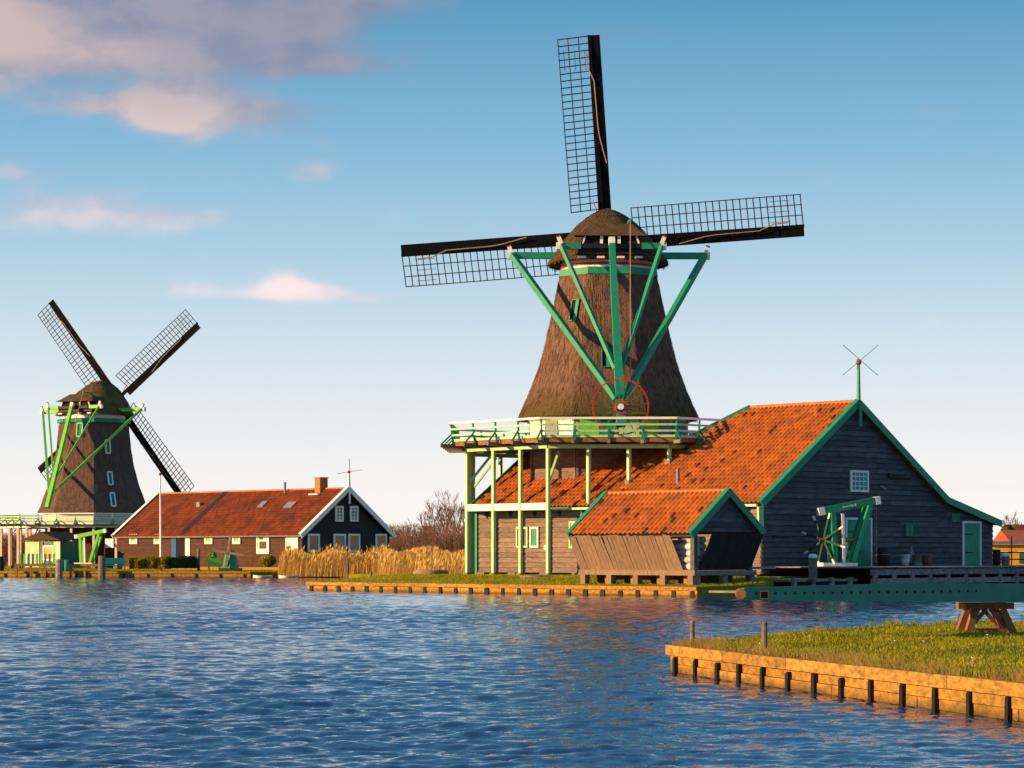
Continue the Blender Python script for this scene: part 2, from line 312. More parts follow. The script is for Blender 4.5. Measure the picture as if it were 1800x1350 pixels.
# ------------------------------------------------------------------ water
def make_water():
    rows = [14.0]
    while rows[-1] < 330: rows.append(rows[-1] * 1.0018 + 0.003)
    ys = np.array(rows); us = np.linspace(-.31, .31, 500)
    Y = np.repeat(ys[:, None], len(us), 1); X = Y * us[None, :] * (1 + 0.0)
    # gusts: patches of rougher and calmer water
    Z = np.zeros_like(X); spacing = ys * .0018 + .003
    comps = []
    for i in range(70):
        lam = 0.13 * (1.042 ** i) * rng.uniform(.85, 1.2)
        ang = R(-76) + rng.normal(0, .42)
        comps.append((lam, ang, rng.uniform(0, 6.283)))
    gust = 1 + .35 * np.sin(X * .11 + Y * .07 + 1.0) * np.sin(Y * .05 - X * .04 + .3) + .2 * np.sin(X * .31 - Y * .13)
    for lam, ang, ph in comps:
        k = 2 * math.pi / lam
        slope = 0.055 * (1.0 if lam < .45 else (.5 / lam) ** 1.0)
        fade = np.clip(lam / (2.4 * spacing) - .6, 0, 1)[:, None]
        px = k * (X * math.cos(ang) + Y * math.sin(ang)) + ph + 1.1 * np.sin(X * .7 + Y * .35 + ph * 3) + .9 * np.sin(Y * .5 - X * .9 + ph)
        env = .40 + .75 * np.maximum(0, np.sin(X * (.8 + .5 * math.sin(ph)) + Y * .6 * math.cos(ph * 2) + ph * 5)) ** 1.5
        Z += slope / k * fade * gust * env * (np.sin(px) + .22 * np.cos(2 * px))
    nr, nc = X.shape
    co = np.stack([X, Y, Z], -1).reshape(-1, 3).astype(np.float32)
    i = np.arange((nr - 1) * nc).reshape(nr - 1, nc)[:, :-1].ravel()
    fa = np.stack([i, i + 1, i + nc + 1, i + nc], 1).astype(np.int32)
    # flat sheet round the rippled one (a frame of quads joined to nothing, a hand lower)
    m = bpy.data.meshes.new('river')
    big = np.array([[-900, -300, -.09], [900, -300, -.09], [900, 900, -.09], [-900, 900, -.09]], np.float32)
    co = np.concatenate([co, big]); q = len(co) - 4
    fa = np.concatenate([fa, np.array([[q, q + 1, q + 2, q + 3]], np.int32)])
    m.vertices.add(len(co)); m.vertices.foreach_set('co', co.ravel())
    m.loops.add(fa.size); m.loops.foreach_set('vertex_index', fa.ravel())
    m.polygons.add(len(fa)); m.polygons.foreach_set('loop_start', np.arange(0, fa.size, 4, dtype=np.int32))
    m.update(calc_edges=True); m.validate()
    m.polygons.foreach_set('use_smooth', np.ones(len(m.polygons), bool))
    w = bpy.data.materials.new('river_water'); w.use_nodes = True
    n, l = w.node_tree.nodes, w.node_tree.links; b = n['Principled BSDF']
    b.inputs['Base Color'].default_value = (0.013, 0.054, 0.130, 1); b.inputs['Roughness'].default_value = .03; b.inputs['IOR'].default_value = 1.33; b.inputs['Specular IOR Level'].default_value = .5
    g = n.new('ShaderNodeNewGeometry'); h = None
    for sc, dist, st in ((3.0, .03, (1, .7, 1)), (9.0, .007, (1, .7, 1))):
        mp = n.new('ShaderNodeMapping'); l.new(g.outputs['Position'], mp.inputs[0]); mp.inputs['Scale'].default_value = st; mp.inputs['Rotation'].default_value = (0, 0, R(18))
        t = n.new('ShaderNodeTexNoise'); l.new(mp.outputs[0], t.inputs['Vector']); t.inputs['Scale'].default_value = sc; t.inputs['Detail'].default_value = 4; t.inputs['Roughness'].default_value = .55
        bp = n.new('ShaderNodeBump'); bp.inputs['Distance'].default_value = dist; bp.inputs['Strength'].default_value = 1; l.new(t.outputs['Fac'], bp.inputs['Height'])
        if h: l.new(h, bp.inputs['Normal'])
        h = bp.outputs[0]
    l.new(h, b.inputs['Normal'])
    m.materials.append(w)
    tag(link('river', m), 'rippled blue river with small wind waves', kind='structure')
make_water()

# ------------------------------------------------------------------ land
def slab(name, poly, mat_, zb=-1.0, label=None, sub=None):
    """poly: list of (x,y,z) top corners"""
    mb = MB(); n = len(poly)
    mb.add(poly + [(x, y, zb) for x, y, z in poly], [tuple(range(n))] + [(i, n + i, n + (i + 1) % n, (i + 1) % n) for i in range(n)])
    o = mb.build(name, mat_); fix_normals(o); return tag(o, label, kind='structure')

TH = R(43); CT, ST = math.cos(TH), math.sin(TH)
G2, S2 = (CT, ST), (-ST, CT)               # along the barn gable, along its long side
CB = (438 * 119 / F, 119.0)                # barn corner nearest the camera
def barn_w(g, s): return (CB[0] + G2[0] * g + S2[0] * s, CB[1] + G2[1] * g + S2[1] * s)

QR, QL = P(1228, 1050, water_depth(1050)), P(541, 1038.5, water_depth(1038.5))
lawn_poly = [(QL.x, QL.y, .40), (QR.x, QR.y, .44), (QR.x + 3.2, QR.y + 3.4, .5), (*barn_w(-.2, -1.5), .75), (*barn_w(20, -1), .9), (70, 150, .9), (70, 175, .9), (4, 165, .7), (-3.0, 138, .68), (-6.5, 131, .55)]
slab('lawn', lawn_poly, M['lawn'], label='mown yellow-green lawn on the mill bank')
SH = 192.0
far_poly = [(-95, 204, .45), (-20, SH - .3, .45), (-17, 194, .3), (-9, 187, .3), (-8, 166, .3), (1, 160, .4), (70, 176, .9), (1500, 400, .9), (1500, 6000, .9), (-1500, 6000, .9), (-1500, 500, .5)]
slab('far_bank_ground', far_poly, M['lawn'], label='low far bank running back to the horizon')

NT = P(1185, 1183, water_depth(1183)); NR_ = P(1755, 1264, water_depth(1264)); nd = (NR_ - NT).normalized(); NE = NT + nd * 20
NF = [P(1400, 1112, 41.0), P(1690, 1097, 45.0), P(1900, 1090, 48.0)]
bank_top = [(NT.x + .02, NT.y + .02, .43), (NE.x, NE.y, .43), (NE.x + 10, NE.y + 2, .5), (14, 50, .6), (NF[2].x, NF[2].y, .55), (NF[1].x, NF[1].y, .55), (NF[0].x, NF[0].y, .50)]
slab('grass_bank_soil', bank_top, M['soil'], label='earth of the near grassy spit')

def inside(p, poly):
    x, y = p; c = False; n = len(poly)
    for i in range(n):
        x1, y1 = poly[i][:2]; x2, y2 = poly[(i + 1) % n][:2]
        if (y1 > y) != (y2 > y) and x < (x2 - x1) * (y - y1) / (y2 - y1) + x1: c = not c
    return c

def grass_bank():
    mb = MB(); n = 0
    xs0, xs1, ys0, ys1 = 2.0, 12.5, 19.0, 49.0
    tufts = [(random.uniform(xs0, xs1), random.uniform(ys0, ys1), random.uniform(.3, .9), random.uniform(.4, 1)) for _ in range(190)]
    for k_ in range(26):
        f_ = k_ / 25; q_ = (NF[0].lerp(NF[1], f_ * 2) if f_ < .5 else NF[1].lerp(NF[2], f_ * 2 - 1)); tufts.append((q_.x + random.uniform(-.2, .5), q_.y - random.uniform(.1, .6), random.uniform(.25, .6), random.uniform(.6, 1.7)))
    tf = np.array(tufts)
    while n < 60000:
        x, y = random.uniform(xs0, xs1), random.uniform(ys0, ys1)
        if x / y > .34 or not inside((x, y), bank_top): continue
        if random.random() > min(1, 26 / y): continue
        d = np.sqrt((tf[:, 0] - x) ** 2 + (tf[:, 1] - y) ** 2)
        tall = float(np.max(np.clip(1 - d / tf[:, 2], 0, 1) * tf[:, 3]))
        h = .03 + .04 * random.random() + .14 * tall ** 1.5 * random.uniform(.4, 1)
        z = .43 + .10 * min(1, max(0, (x - NT.x - (NT.y - y) * .26) / 3)) + .02 * math.sin(x * 2.3) * math.cos(y * 1.7)
        a = random.uniform(0, 6.283); w = .006 + .004 * random.random(); lean = h * random.uniform(.2, .9); la = random.uniform(0, 6.283)
        dx, dy = math.cos(a) * w, math.sin(a) * w; lx, ly = math.cos(la) * lean, math.sin(la) * lean
        mb.add([(x - dx, y - dy, z - .04), (x + dx, y + dy, z - .04), (x + lx * .4 + dx * .7, y + ly * .4 + dy * .7, z + h * .65), (x + lx * .4 - dx * .7, y + ly * .4 - dy * .7, z + h * .65), (x + lx, y + ly, z + h)], [(0, 1, 2, 3), (3, 2, 4)])
        n += 1
    o = mb.build('grass', M['blade']); tag(o, 'sunlit tufted grass covering the near spit', 'grass', kind='stuff')
    # the swelling turf under the blades
    g = MB(); nx, ny = 46, 120; idx = {}
    vs_, fs = [], []
    for j in range(ny):
        y = ys0 + (ys1 - ys0) * j / (ny - 1)
        for i in range(nx):
            x = xs0 + (xs1 - xs0) * i / (nx - 1)
            if inside((x, y), bank_top):
                e = max(0, (x - NT.x - (NT.y - y) * .26))
                d = np.sqrt((tf[:, 0] - x) ** 2 + (tf[:, 1] - y) ** 2)
                tall = float(np.max(np.clip(1 - d / tf[:, 2], 0, 1) * tf[:, 3]))
                idx[i, j] = len(vs_); vs_.append((x, y, .444 + .10 * min(1, e / 3) + .02 * math.sin(x * 2.3) * math.cos(y * 1.7) + .06 * tall * min(1, e)))
    for j in range(ny - 1):
        for i in range(nx - 1):
            k = [(i, j), (i + 1, j), (i + 1, j + 1), (i, j + 1)]
            if all(q in idx for q in k): fs.append(tuple(idx[q] for q in k))
    g.add(vs_, fs); o = g.build('turf', M['lawn'], smooth=True); tag(o, 'uneven turf under the grass of the near spit', kind='structure')
grass_bank()

def bank_details():
    rd = random.Random(5); mb = MB()
    for _ in range(18):
        f = rd.random(); x, y = 2.6 + rd.random() * 6, rd.uniform(26, 40)
        if not inside((x, y), bank_top) or abs(x / y) > .24: continue
        z = .56 + rd.uniform(0, .05); mb.tube((x, y, .45), (x, y, z), .003, .003, 3); mb.lathe((x, y, z), [(.004, 0), (.016, .006), (.013, .012), (.002, .014)], 6)
    tag(mb.build('daisies', M['white']), 'small white daisies scattered in the near grass', 'flowers', kind='stuff')
    st = MB()
    for _ in range(4800):
        s_ = rd.uniform(0, 18); o_ = abs(rd.gauss(0, .22)) - .05; k = .5 + .5 * math.sin(s_ * 1.7) * math.sin(s_ * .6 + 1)
        if rd.random() > k: continue
        p = NT + nd * s_ + Vector((-nd.y, nd.x, 0)) * (-1 if -nd.y < 0 else 1) * o_
        p.x = NT.x + nd.x * s_ + o_; h = rd.uniform(.05, .17); a = rd.uniform(0, 6.28); w = .006
        st.add([(p.x - w, p.y, .42), (p.x + w, p.y, .42), (p.x + math.cos(a) * h * .7 - .02, p.y + math.sin(a) * h * .7, .44 + h)], [(0, 1, 2)])
    tag(st.build('dry_grass', M['straw']), 'dry straw-coloured grass along the near quay edge', 'grass', kind='stuff')
bank_details()
def lawn_blades(name, label, poly, n, ymax, zf, w0, h0, seed):
    rd = random.Random(seed); mb = MB(); xs = [p[0] for p in poly]; ys = [p[1] for p in poly]; k = 0
    while k < n:
        x, y = rd.uniform(min(xs), max(xs)), rd.uniform(min(ys), min(max(ys), ymax))
        if abs(x / y) > .25 or not inside((x, y), poly): continue
        z = zf(x, y); h = h0 * rd.uniform(.5, 1.2) * (1.5 if rd.random() < .06 else 1); a = rd.uniform(0, 6.283); w = w0 * rd.uniform(.6, 1.2); lx, ly = rd.gauss(0, .4) * h, rd.gauss(0, .4) * h
        dx, dy = math.cos(a) * w, math.sin(a) * w
        mb.add([(x - dx, y - dy, z - .03), (x + dx, y + dy, z - .03), (x + lx, y + ly, z + h)], [(0, 1, 2)]); k += 1
    tag(mb.build(name, M['blade']), label, 'grass', kind='stuff')
def lawn_z(x, y):
    t = ((x - QL.x) * (QR.y - QL.y) - (y - QL.y) * (QR.x - QL.x)) / (QR - QL).length
    return .40 + .32 * min(1, abs(t) / 7)
lawn_blades('grass', 'short sunlit grass of the mill lawn', lawn_poly[:4] + [(8, 133, 0), (-1.5, 136, 0)] + lawn_poly[-2:], 42000, 140, lawn_z, .016, .055, 21)
lawn_blades('grass', 'short sunlit grass along the far bank', [(-60, 198.5), (-20, SH + .1), (-17, 194.2), (-12, 200), (-50, 222)], 26000, 222, lambda x, y: .45, .035, .09, 22)

# ------------------------------------------------------------------ quays: boards, capping and dark piles, each a piece of its own
def quay(name, label, a, b, n_piles, top, cap_h, board_rows, pile_w, pile_gap, seg, bmat, extra_left=None):
    a, b = Vector((a[0], a[1], 0)), Vector((b[0], b[1], 0)); d = (b - a).normalized(); L = (b - a).length
    nrm_ = Vector((d.y, -d.x, 0))
    if nrm_.y > 0: nrm_ = -nrm_
    root = thing(name, label, 'quay', (a.x, a.y, 0))
    nseg = max(1, round(L / seg))
    for i in range(nseg):
        s0, s1 = L * i / nseg + .006, L * (i + 1) / nseg - .006
        MB().bar(d * s0 + nrm_ * .07 + Vector((0, 0, top - cap_h / 2 + random.uniform(-.006, .006))), d * s1 + nrm_ * .07 + Vector((0, 0, top - cap_h / 2 + random.uniform(-.006, .006))), .14, cap_h).build('capping_beam', bmat, root)
    z1 = top - cap_h - .004; bh = (z1 + .12) / board_rows
    for r in range(board_rows):
        off = random.uniform(0, seg)
        cuts = [0] + [off + seg * k for k in range(int(L / seg) + 1) if 0.3 < off + seg * k < L - .3] + [L]
        for c0, c1 in zip(cuts, cuts[1:]):
            zz = z1 - bh * (r + .5)
            o_ = .042 + random.uniform(-.018, .012)
            MB().bar(d * (c0 + .004) + nrm_ * o_ + Vector((0, 0, zz)), d * (c1 - .004) + nrm_ * o_ + Vector((0, 0, zz)), .05, bh - .008).build('quay_board', bmat, root)
    for i in range(n_piles):
        s = L * (i + .35) / (n_piles - .4)
        if s > L: break
        c = d * s + nrm_ * (.118 - pile_w / 2); zt = z1 + pile_gap + random.uniform(-.04, .02); w = pile_w / 2
        x, y = d * w * random.uniform(.8, 1.15), nrm_ * w; tl = d * random.uniform(-.02, .02)
        rs = [[c - x - y + Vector((0, 0, -.6)), c + x - y + Vector((0, 0, -.6)), c + x + y + Vector((0, 0, -.6)), c - x + y + Vector((0, 0, -.6))]]
        for zz, k in ((zt - .03, 1), (zt, .7)):
            rs.append([c + tl + (q - c - Vector((0, 0, -.6))) * k + Vector((0, 0, zz)) for q in rs[0][:4]])
        MB().rings(rs).build('pile', M['pile'], root)
    return root
quay('timber_quay', 'sunlit algae-stained plank quay with black piles edging the near grass spit', NT, NE, 22, .43, .15, 3, .10, .004, 2.6, M['quay'])
quay('timber_quay', 'low plank quay with black piles below the mill lawn and tiled shed', QL, QR, 25, .44, .16, 2, .24, .0, 4.0, M['quay'])
# end return of the near spit
quay('timber_quay', 'plank edging along the back of the near grass spit from its tip', NT + Vector((.05, .06, 0)), (NF[0].x, NF[0].y), 2, .42, .15, 2, .1, 0, 2, M['quay'])
quay('timber_quay', 'long low plank edging of the far lawn before the brown house', (-95, 204), (-20, SH - .35), 40, .47, .14, 1, .16, -.02, 6, M['quay'])

def post(name, label, x, yb, yt, d, r, m, cap=None, group=None, n=10):
    b = P(x, yb, d); t = P(x, yt, d); rt = thing(name, label, 'post', (b.x, b.y, b.z), 0, group)
    h = t.z - b.z
    mb = MB().lathe((0, 0, 0), [(r * 1.06, -.5), (r * 1.02, h * .5), (r, h - .02), (r * .8, h)], n); mb.build('shaft', m, rt)
    if cap: MB().lathe((0, 0, h - .12), [(r * 1.08, 0), (r * 1.1, .1), (r * .8, .16), (.02, .19)], n).build('cap', cap, rt)
    return rt
post('thin_stake', 'thin grey stake at the very tip of the near grass spit', 1217, 1130, 1091, 37.3, .035, M['timber'])
post('thin_stake', 'grey stake standing in the grass a little in from the spit tip', 1344, 1137, 1093, 35.4, .04, M['timber'])
post('thin_stake', 'thin stake in the water off the end of the long quay', 611, 1022, 980, 128, .05, M['timber'])
post('thin_stake', 'short leaning stake in the water before the reeds', 652, 1020, 1004, 133, .07, M['timber'])

A0, A02 = TH + math.pi, R(180 + 77)      # facing of one octagon side of each mill
# ------------------------------------------------------------------ windmill builder
def octring(c, Rad, z, a0, sub=6, rnd=.985, jit=0.0):
    pts = []
    for k in range(8):
        for j in range(sub):
            dl = -22.5 + 45 * j / sub
            r = min(Rad * math.cos(R(22.5)) / math.cos(R(dl)), Rad * rnd)
            a = a0 + R(45 * k + dl)
            r *= 1 + random.uniform(-jit, jit)
            pts.append((c[0] + r * math.cos(a), c[1] + r * math.sin(a), z))
    return pts

def make_mill(name, label, cx, cy, a0, yaw, rot, tower, zc, gal_z, gal, ground_z, near, thatch_m, capm, beam_m, arm_len=11.2, hub=None):
    """tower: [(z,R)...], zc: cap rim height, gal_z: gallery deck, a0: angle of one octagon face, yaw: cap, rot: sails"""
    root = thing(name, label, 'windmill', (cx, cy, 0))
    # --- smock: thatched octagon
    rs = []
    for (z0, r0), (z1, r1) in zip(tower, tower[1:]):
        for k in range(4):
            t = k / 4; rs.append(octring((0, 0), r0 + (r1 - r0) * t, z0 + (z1 - z0) * t, a0, 8, .988, .004))
    rs.append(octring((0, 0), tower[-1][1], tower[-1][0], a0, 8, .988, .004))
    zb, rb = tower[0]
    rs = [octring((0, 0), rb - .35, zb + .12, a0, 8, .988), octring((0, 0), rb - .04, zb - .04, a0, 8, .988)] + rs
    smock = MB().rings(rs).build('smock', thatch_m, root, smooth=False)
    # loose reed ends lying down the slopes and hanging at the eave
    sm = MB(); at_ = []
    zs, rr_ = [t[0] for t in tower], [t[1] for t in tower]
    for q in range(6500 if near else 3500):
        eave = q % 6 == 0
        z = zb + .02 if eave else random.uniform(zb + .1, zs[-1] - .15); a = random.uniform(0, 2 * math.pi)
        dl = ((a - a0 + R(22.5)) % R(45)) - R(22.5)
        def at(zq):
            r_ = float(np.interp(zq, zs, rr_)); return min(r_ * math.cos(R(22.5)) / math.cos(dl), r_ * .988)
        L = random.uniform(.25, .6); w = random.uniform(.007, .018); lift = random.uniform(.012, .045)
        t0 = Vector((math.cos(a) * at(z + L), math.sin(a) * at(z + L), z + L))
        rl = at(max(z, zb)) + lift; z_ = z - (random.uniform(.04, .16) if eave else 0)
        t1 = Vector((math.cos(a) * rl, math.sin(a) * rl, z_)); tn = Vector((-math.sin(a), math.cos(a), 0)) * w; sk = Vector((-math.sin(a), math.cos(a), 0)) * random.gauss(0, .04)
        sm.add([t0 - tn, t0 + tn, t1 + tn * .5 + sk, t1 - tn * .5 + sk], [(0, 1, 2, 3)]); at_.append(random.random())
    me = sm.mesh('thatch_reeds', thatch_m); me.attributes.new('rnd', 'FLOAT', 'FACE').data.foreach_set('value', at_)
    tag(link('thatch_reeds', me, smock), kind='stuff')
    def face_pt(k, lat, z, out=0.0):
        rr = np.interp(z, [t[0] for t in tower], [t[1] for t in tower]); ap = rr * math.cos(R(22.5)) + out
        a = a0 + R(45) * k
        return Vector((math.cos(a) * ap - math.sin(a) * lat, math.sin(a) * ap + math.cos(a) * lat, z))
    return root, smock, face_pt

def cap_and_sails(root, zc, yaw, rot, hub_z, hub_a, arm, beam_m, capm, tail_z, lit_green, sc=1.0, wheel=True, hub_l=0.0, bt=1.0):
    rt = Matrix.Rotation(yaw, 4, 'Z')
    def C(l, a, z): return rt @ Vector((l * sc, a * sc, z))
    # cap shell: boat-shaped, steep at the front, long slope at the rear
    prof = [(0, 3.22), (.05, 3.24), (.12, 3.05), (.22, 2.84), (.34, 2.6), (.46, 2.33), (.58, 2.02), (.70, 1.68), (.80, 1.34), (.89, .98), (.96, .58), (1.0, .22)]
    n = 40; Hc = 3.12 * sc; rs = []
    for t, w in prof:
        ctr = .15 + 1.15 * t; ln = 3.35 * (1 - t) ** .75 + .75 * t
        ring = []
        for i in range(n):
            a = 2 * math.pi * i / n; cx_, sx = math.cos(a), math.sin(a)
            e = .86
            l = w * math.copysign(abs(cx_) ** e, cx_); av = ctr + ln * math.copysign(abs(sx) ** e, sx)
            jit = random.uniform(-.025, .025)
            if av < -2.62: av = -2.62 + (av + 2.62) * .12
            ring.append(C(l + jit, av + jit, zc + Hc * t + random.uniform(-.02, .02)))
        rs.append(ring)
    low = [C(0, .15, zc) + (p - C(0, .15, zc)) * .90 + Vector((0, 0, .10)) for p in rs[0]]
    cap = MB().rings([low] + rs).build('cap', capm, root, smooth=True)
    sm = MB(); at_ = []
    for q in range(2600):
        eave = q % 4 == 0; i = random.random() * n; k0 = 1 if eave else random.randint(1, len(rs) - 2)
        i0, fr = int(i) % n, i % 1
        pa = rs[k0][i0].lerp(rs[k0][(i0 + 1) % n], fr); pb = rs[k0 + 1][i0].lerp(rs[k0 + 1][(i0 + 1) % n], fr)
        f1 = random.random() * .5; hi = pa.lerp(pb, f1 + .5); lo = pa.lerp(pb, f1); d_ = (lo - hi).normalized(); out = Vector((lo.x, lo.y, 0)).normalized()
        L = random.uniform(.2, .4); tn = Vector((-out.y, out.x, 0)) * random.uniform(.01, .025)
        if eave: lo = rs[1][i0].lerp(rs[1][(i0 + 1) % n], fr); hi = lo + Vector((0, 0, .12)) - out * .05; d_ = Vector((0, 0, -1))
        e = hi + d_ * L + out * random.uniform(.02, .07)
        sm.add([hi - tn, hi + tn, e + tn * .5, e - tn * .5], [(0, 1, 2, 3)]); at_.append(random.random())
    me = sm.mesh('thatch_reeds', capm); me.attributes.new('rnd', 'FLOAT', 'FACE').data.foreach_set('value', at_)
    tag(link('thatch_reeds', me, cap), kind='stuff')
    # curb bands under the cap
    for r_, z0, z1, m_ in ((2.52, -.10, .06, 'white'), (2.56, -.24, -.10, 'red'), (2.52, -.36, -.24, 'white')):
        MB().lathe((0, 0, zc), [(r_ * sc, z0), (r_ * sc, z1)], 32).build('curb_band', M[m_], root)
    aa = A0 if sc == 1.0 else A02
    MB().rings([octring((0, 0), 2.86 * sc * (1 if sc == 1 else 1.12), zc - .74, aa, 1, 1.0), octring((0, 0), 2.80 * sc * (1 if sc == 1 else 1.12), zc - .36, aa, 1, 1.0)]).build('curb_band', M['green'], root)
    # rear opening: recess shade painted as a flat panel, brow, posts, black beam, dentils
    ya = -2.68
    MB().prism([C(-1.75, ya, zc + .50), C(1.75, ya, zc + .50), C(1.38, ya, zc + 1.30), C(-1.38, ya, zc + 1.30)], C(0, .1, 0)).build('rear_opening', M['void'], cap)
    for l0, l1 in ((-1.62, -1.34), (-.52, -.50), (.44, .42), (1.60, 1.30)):
        MB().bar(C(l0, ya - .07, zc + .48), C(l1, ya - .07, zc + 1.28), .15 * sc, .08).build('white_jamb', M['white'], cap)
    MB().hexa([C(-1.95, ya - .34, zc + 1.22), C(1.95, ya - .34, zc + 1.22), C(1.9, ya + .7, zc + 1.25), C(-1.9, ya + .7, zc + 1.25), C(-1.55, ya - .16, zc + 1.42), C(1.55, ya - .16, zc + 1.42), C(1.15, ya + .75, zc + 1.98), C(-1.15, ya + .75, zc + 1.98)]).build('thatch_brow', capm, cap)
    MB().bar(C(-1.75, ya - .06, zc + .38), C(1.75, ya - .06, zc + .38), .22, .26).build('sill_beam', M['black'], cap)
    for l in (-1.55, -.55, .5, 1.45):
        MB().bar(C(l - .2, ya - .16, zc + .10), C(l + .2, ya - .16, zc + .10), .12, .10).build('dentil', M['white'], cap)
        MB().bar(C(l - .2, ya - .16, zc + .02), C(l + .2, ya - .16, zc + .02), .12, .06).build('dentil_foot', M['red'], cap)
    # cross beams and braces of the tail
    for half, a, z, th in ((5.18, -.2, .48, .34), (2.62, -2.95, .66, .32)):
        b = MB().bar(C(-1.6, a, zc + z), C(1.6, a, zc + z), th * .8, th * .8).build('cross_beam', M['black'], root)
        for s in (-1, 1): MB().bar(C(s * half, a, zc + z), C(s * 1.6, a, zc + z), th, th).build('beam_arm', beam_m, b)
        for s in (-1, 1):
            MB().bar(C(s * half, a, zc + z), C(s * (half + .28), a, zc + z), th * 1.12, th * 1.12).build('white_beam_end', M['white'], b)
            MB().bar(C(s * (half + .02), a - .12, zc + z + .1), C(s * (half + .16), a - .12, zc + z + .46), .20, .20).build('brace_head', M['white'], b)
            MB().bar(C(s * (half + .165), a - .12, zc + z + .47), C(s * (half + .185), a - .12, zc + z + .53), .22, .22).build('brace_tip', M['red'], b)
    tb = C(.25, -7.3, tail_z); tt = C(0, -3.25, zc + 1.0)
    tp = MB().bar(tb, tt - (tt - tb).normalized() * .32, .46 * bt, .46 * bt, w2=.30, h2=.30).build('tail_pole', beam_m, root)
    MB().bar(tt - (tt - tb).normalized() * .315, tt + (tt - tb).normalized() * .05, .31, .31).build('pole_tip', M['white'], tp)
    def on_tail(k): return tb + (tt - tb) * k
    for s in (-1, 1):
        MB().bar(C(s * 5.2, -.32, zc + .52), on_tail(.14) + C(s * .18, 0, 0), .28 * bt, .28 * bt).build('long_brace', beam_m, root)
        MB().bar(C(s * 2.64, -3.1, zc + .66), on_tail(.30) + C(s * .16, .05, 0), .20 * bt, .20 * bt).build('short_brace', beam_m, root)
    # capstan wheel
    if wheel:
        hubp = on_tail(.095) + C(0, -.38, 0)
        w = MB()
        def ringmesh(Rr, tw, td):
            rr = []
            for i in range(40):
                a = 2 * math.pi * i / 40
                q = []
                for dr, dd in ((-tw, -td), (tw, -td), (tw, td), (-tw, td)):
                    q.append(hubp + C((Rr + dr) * math.cos(a), dd, (Rr + dr) * math.sin(a)))
                rr.append(q)
            mb = MB(); vs_ = [q for r_ in rr for q in r_]; f = []
            for i in range(40):
                j = (i + 1) % 40
                for k in range(4): f.append((i * 4 + k, i * 4 + (k + 1) % 4, j * 4 + (k + 1) % 4, j * 4 + k))
            return mb.add(vs_, f)
        wh = ringmesh(1.42, .035, .05).build('capstan_wheel', M['red'], root)
        ringmesh(.34, .05, .07).build('inner_ring', M['red'], wh)
        for i in range(16):
            a = 2 * math.pi * (i + .3) / 16; dv = C(math.cos(a), 0, math.sin(a))
            MB().tube(hubp + dv * .3, hubp + dv * 1.58, .035, .022, 5).build('spoke', M['green_dark'], wh)
        MB().tube(hubp + C(0, -.22, 0), hubp + C(0, .4, 0), .16, .16, 10).build('hub', M['white'], wh)
    # brake rope
    MB().tube(C(1.0, -3.1, zc + 2.0), C(.75, -6.9, tail_z + .6), .03, .03, 5).build('brake_rope', M['rope'], root)
    MB().bar(C(.96, -1.6, zc + 2.05), C(1.0, -3.15, zc + 2.03), .10, .12).build('brake_lever', M['green'], root)
    # windshaft and sails
    tilt = Matrix.Rotation(R(7), 4, 'X')
    hubm = Matrix.Translation(C(hub_l, hub_a, hub_z)) @ rt @ tilt
    MB().tube(C(hub_l, 1.2, hub_z - .35 * sc), hubm @ Vector((0, .55, 0)), .34, .30, 10).build('windshaft', M['black'], root)
    sd = sail_meshes(arm)
    for k in range(4):
        b = rot + k * math.pi / 2
        Yl = Vector((-math.sin(b), 0, math.cos(b))); Xl = Vector((-math.cos(b), 0, -math.sin(b))); Zl = Vector((0, 1, 0))
        m4 = Matrix(((Xl.x, Yl.x, Zl.x, 0), (Xl.y, Yl.y, Zl.y, 0.22 * (k % 2)), (Xl.z, Yl.z, Zl.z, 0), (0, 0, 0, 1)))
        s = link('sail', sd['stock'], root); s.matrix_local = hubm @ m4
        for nm, me in sd['pieces']: link(nm, me, s)

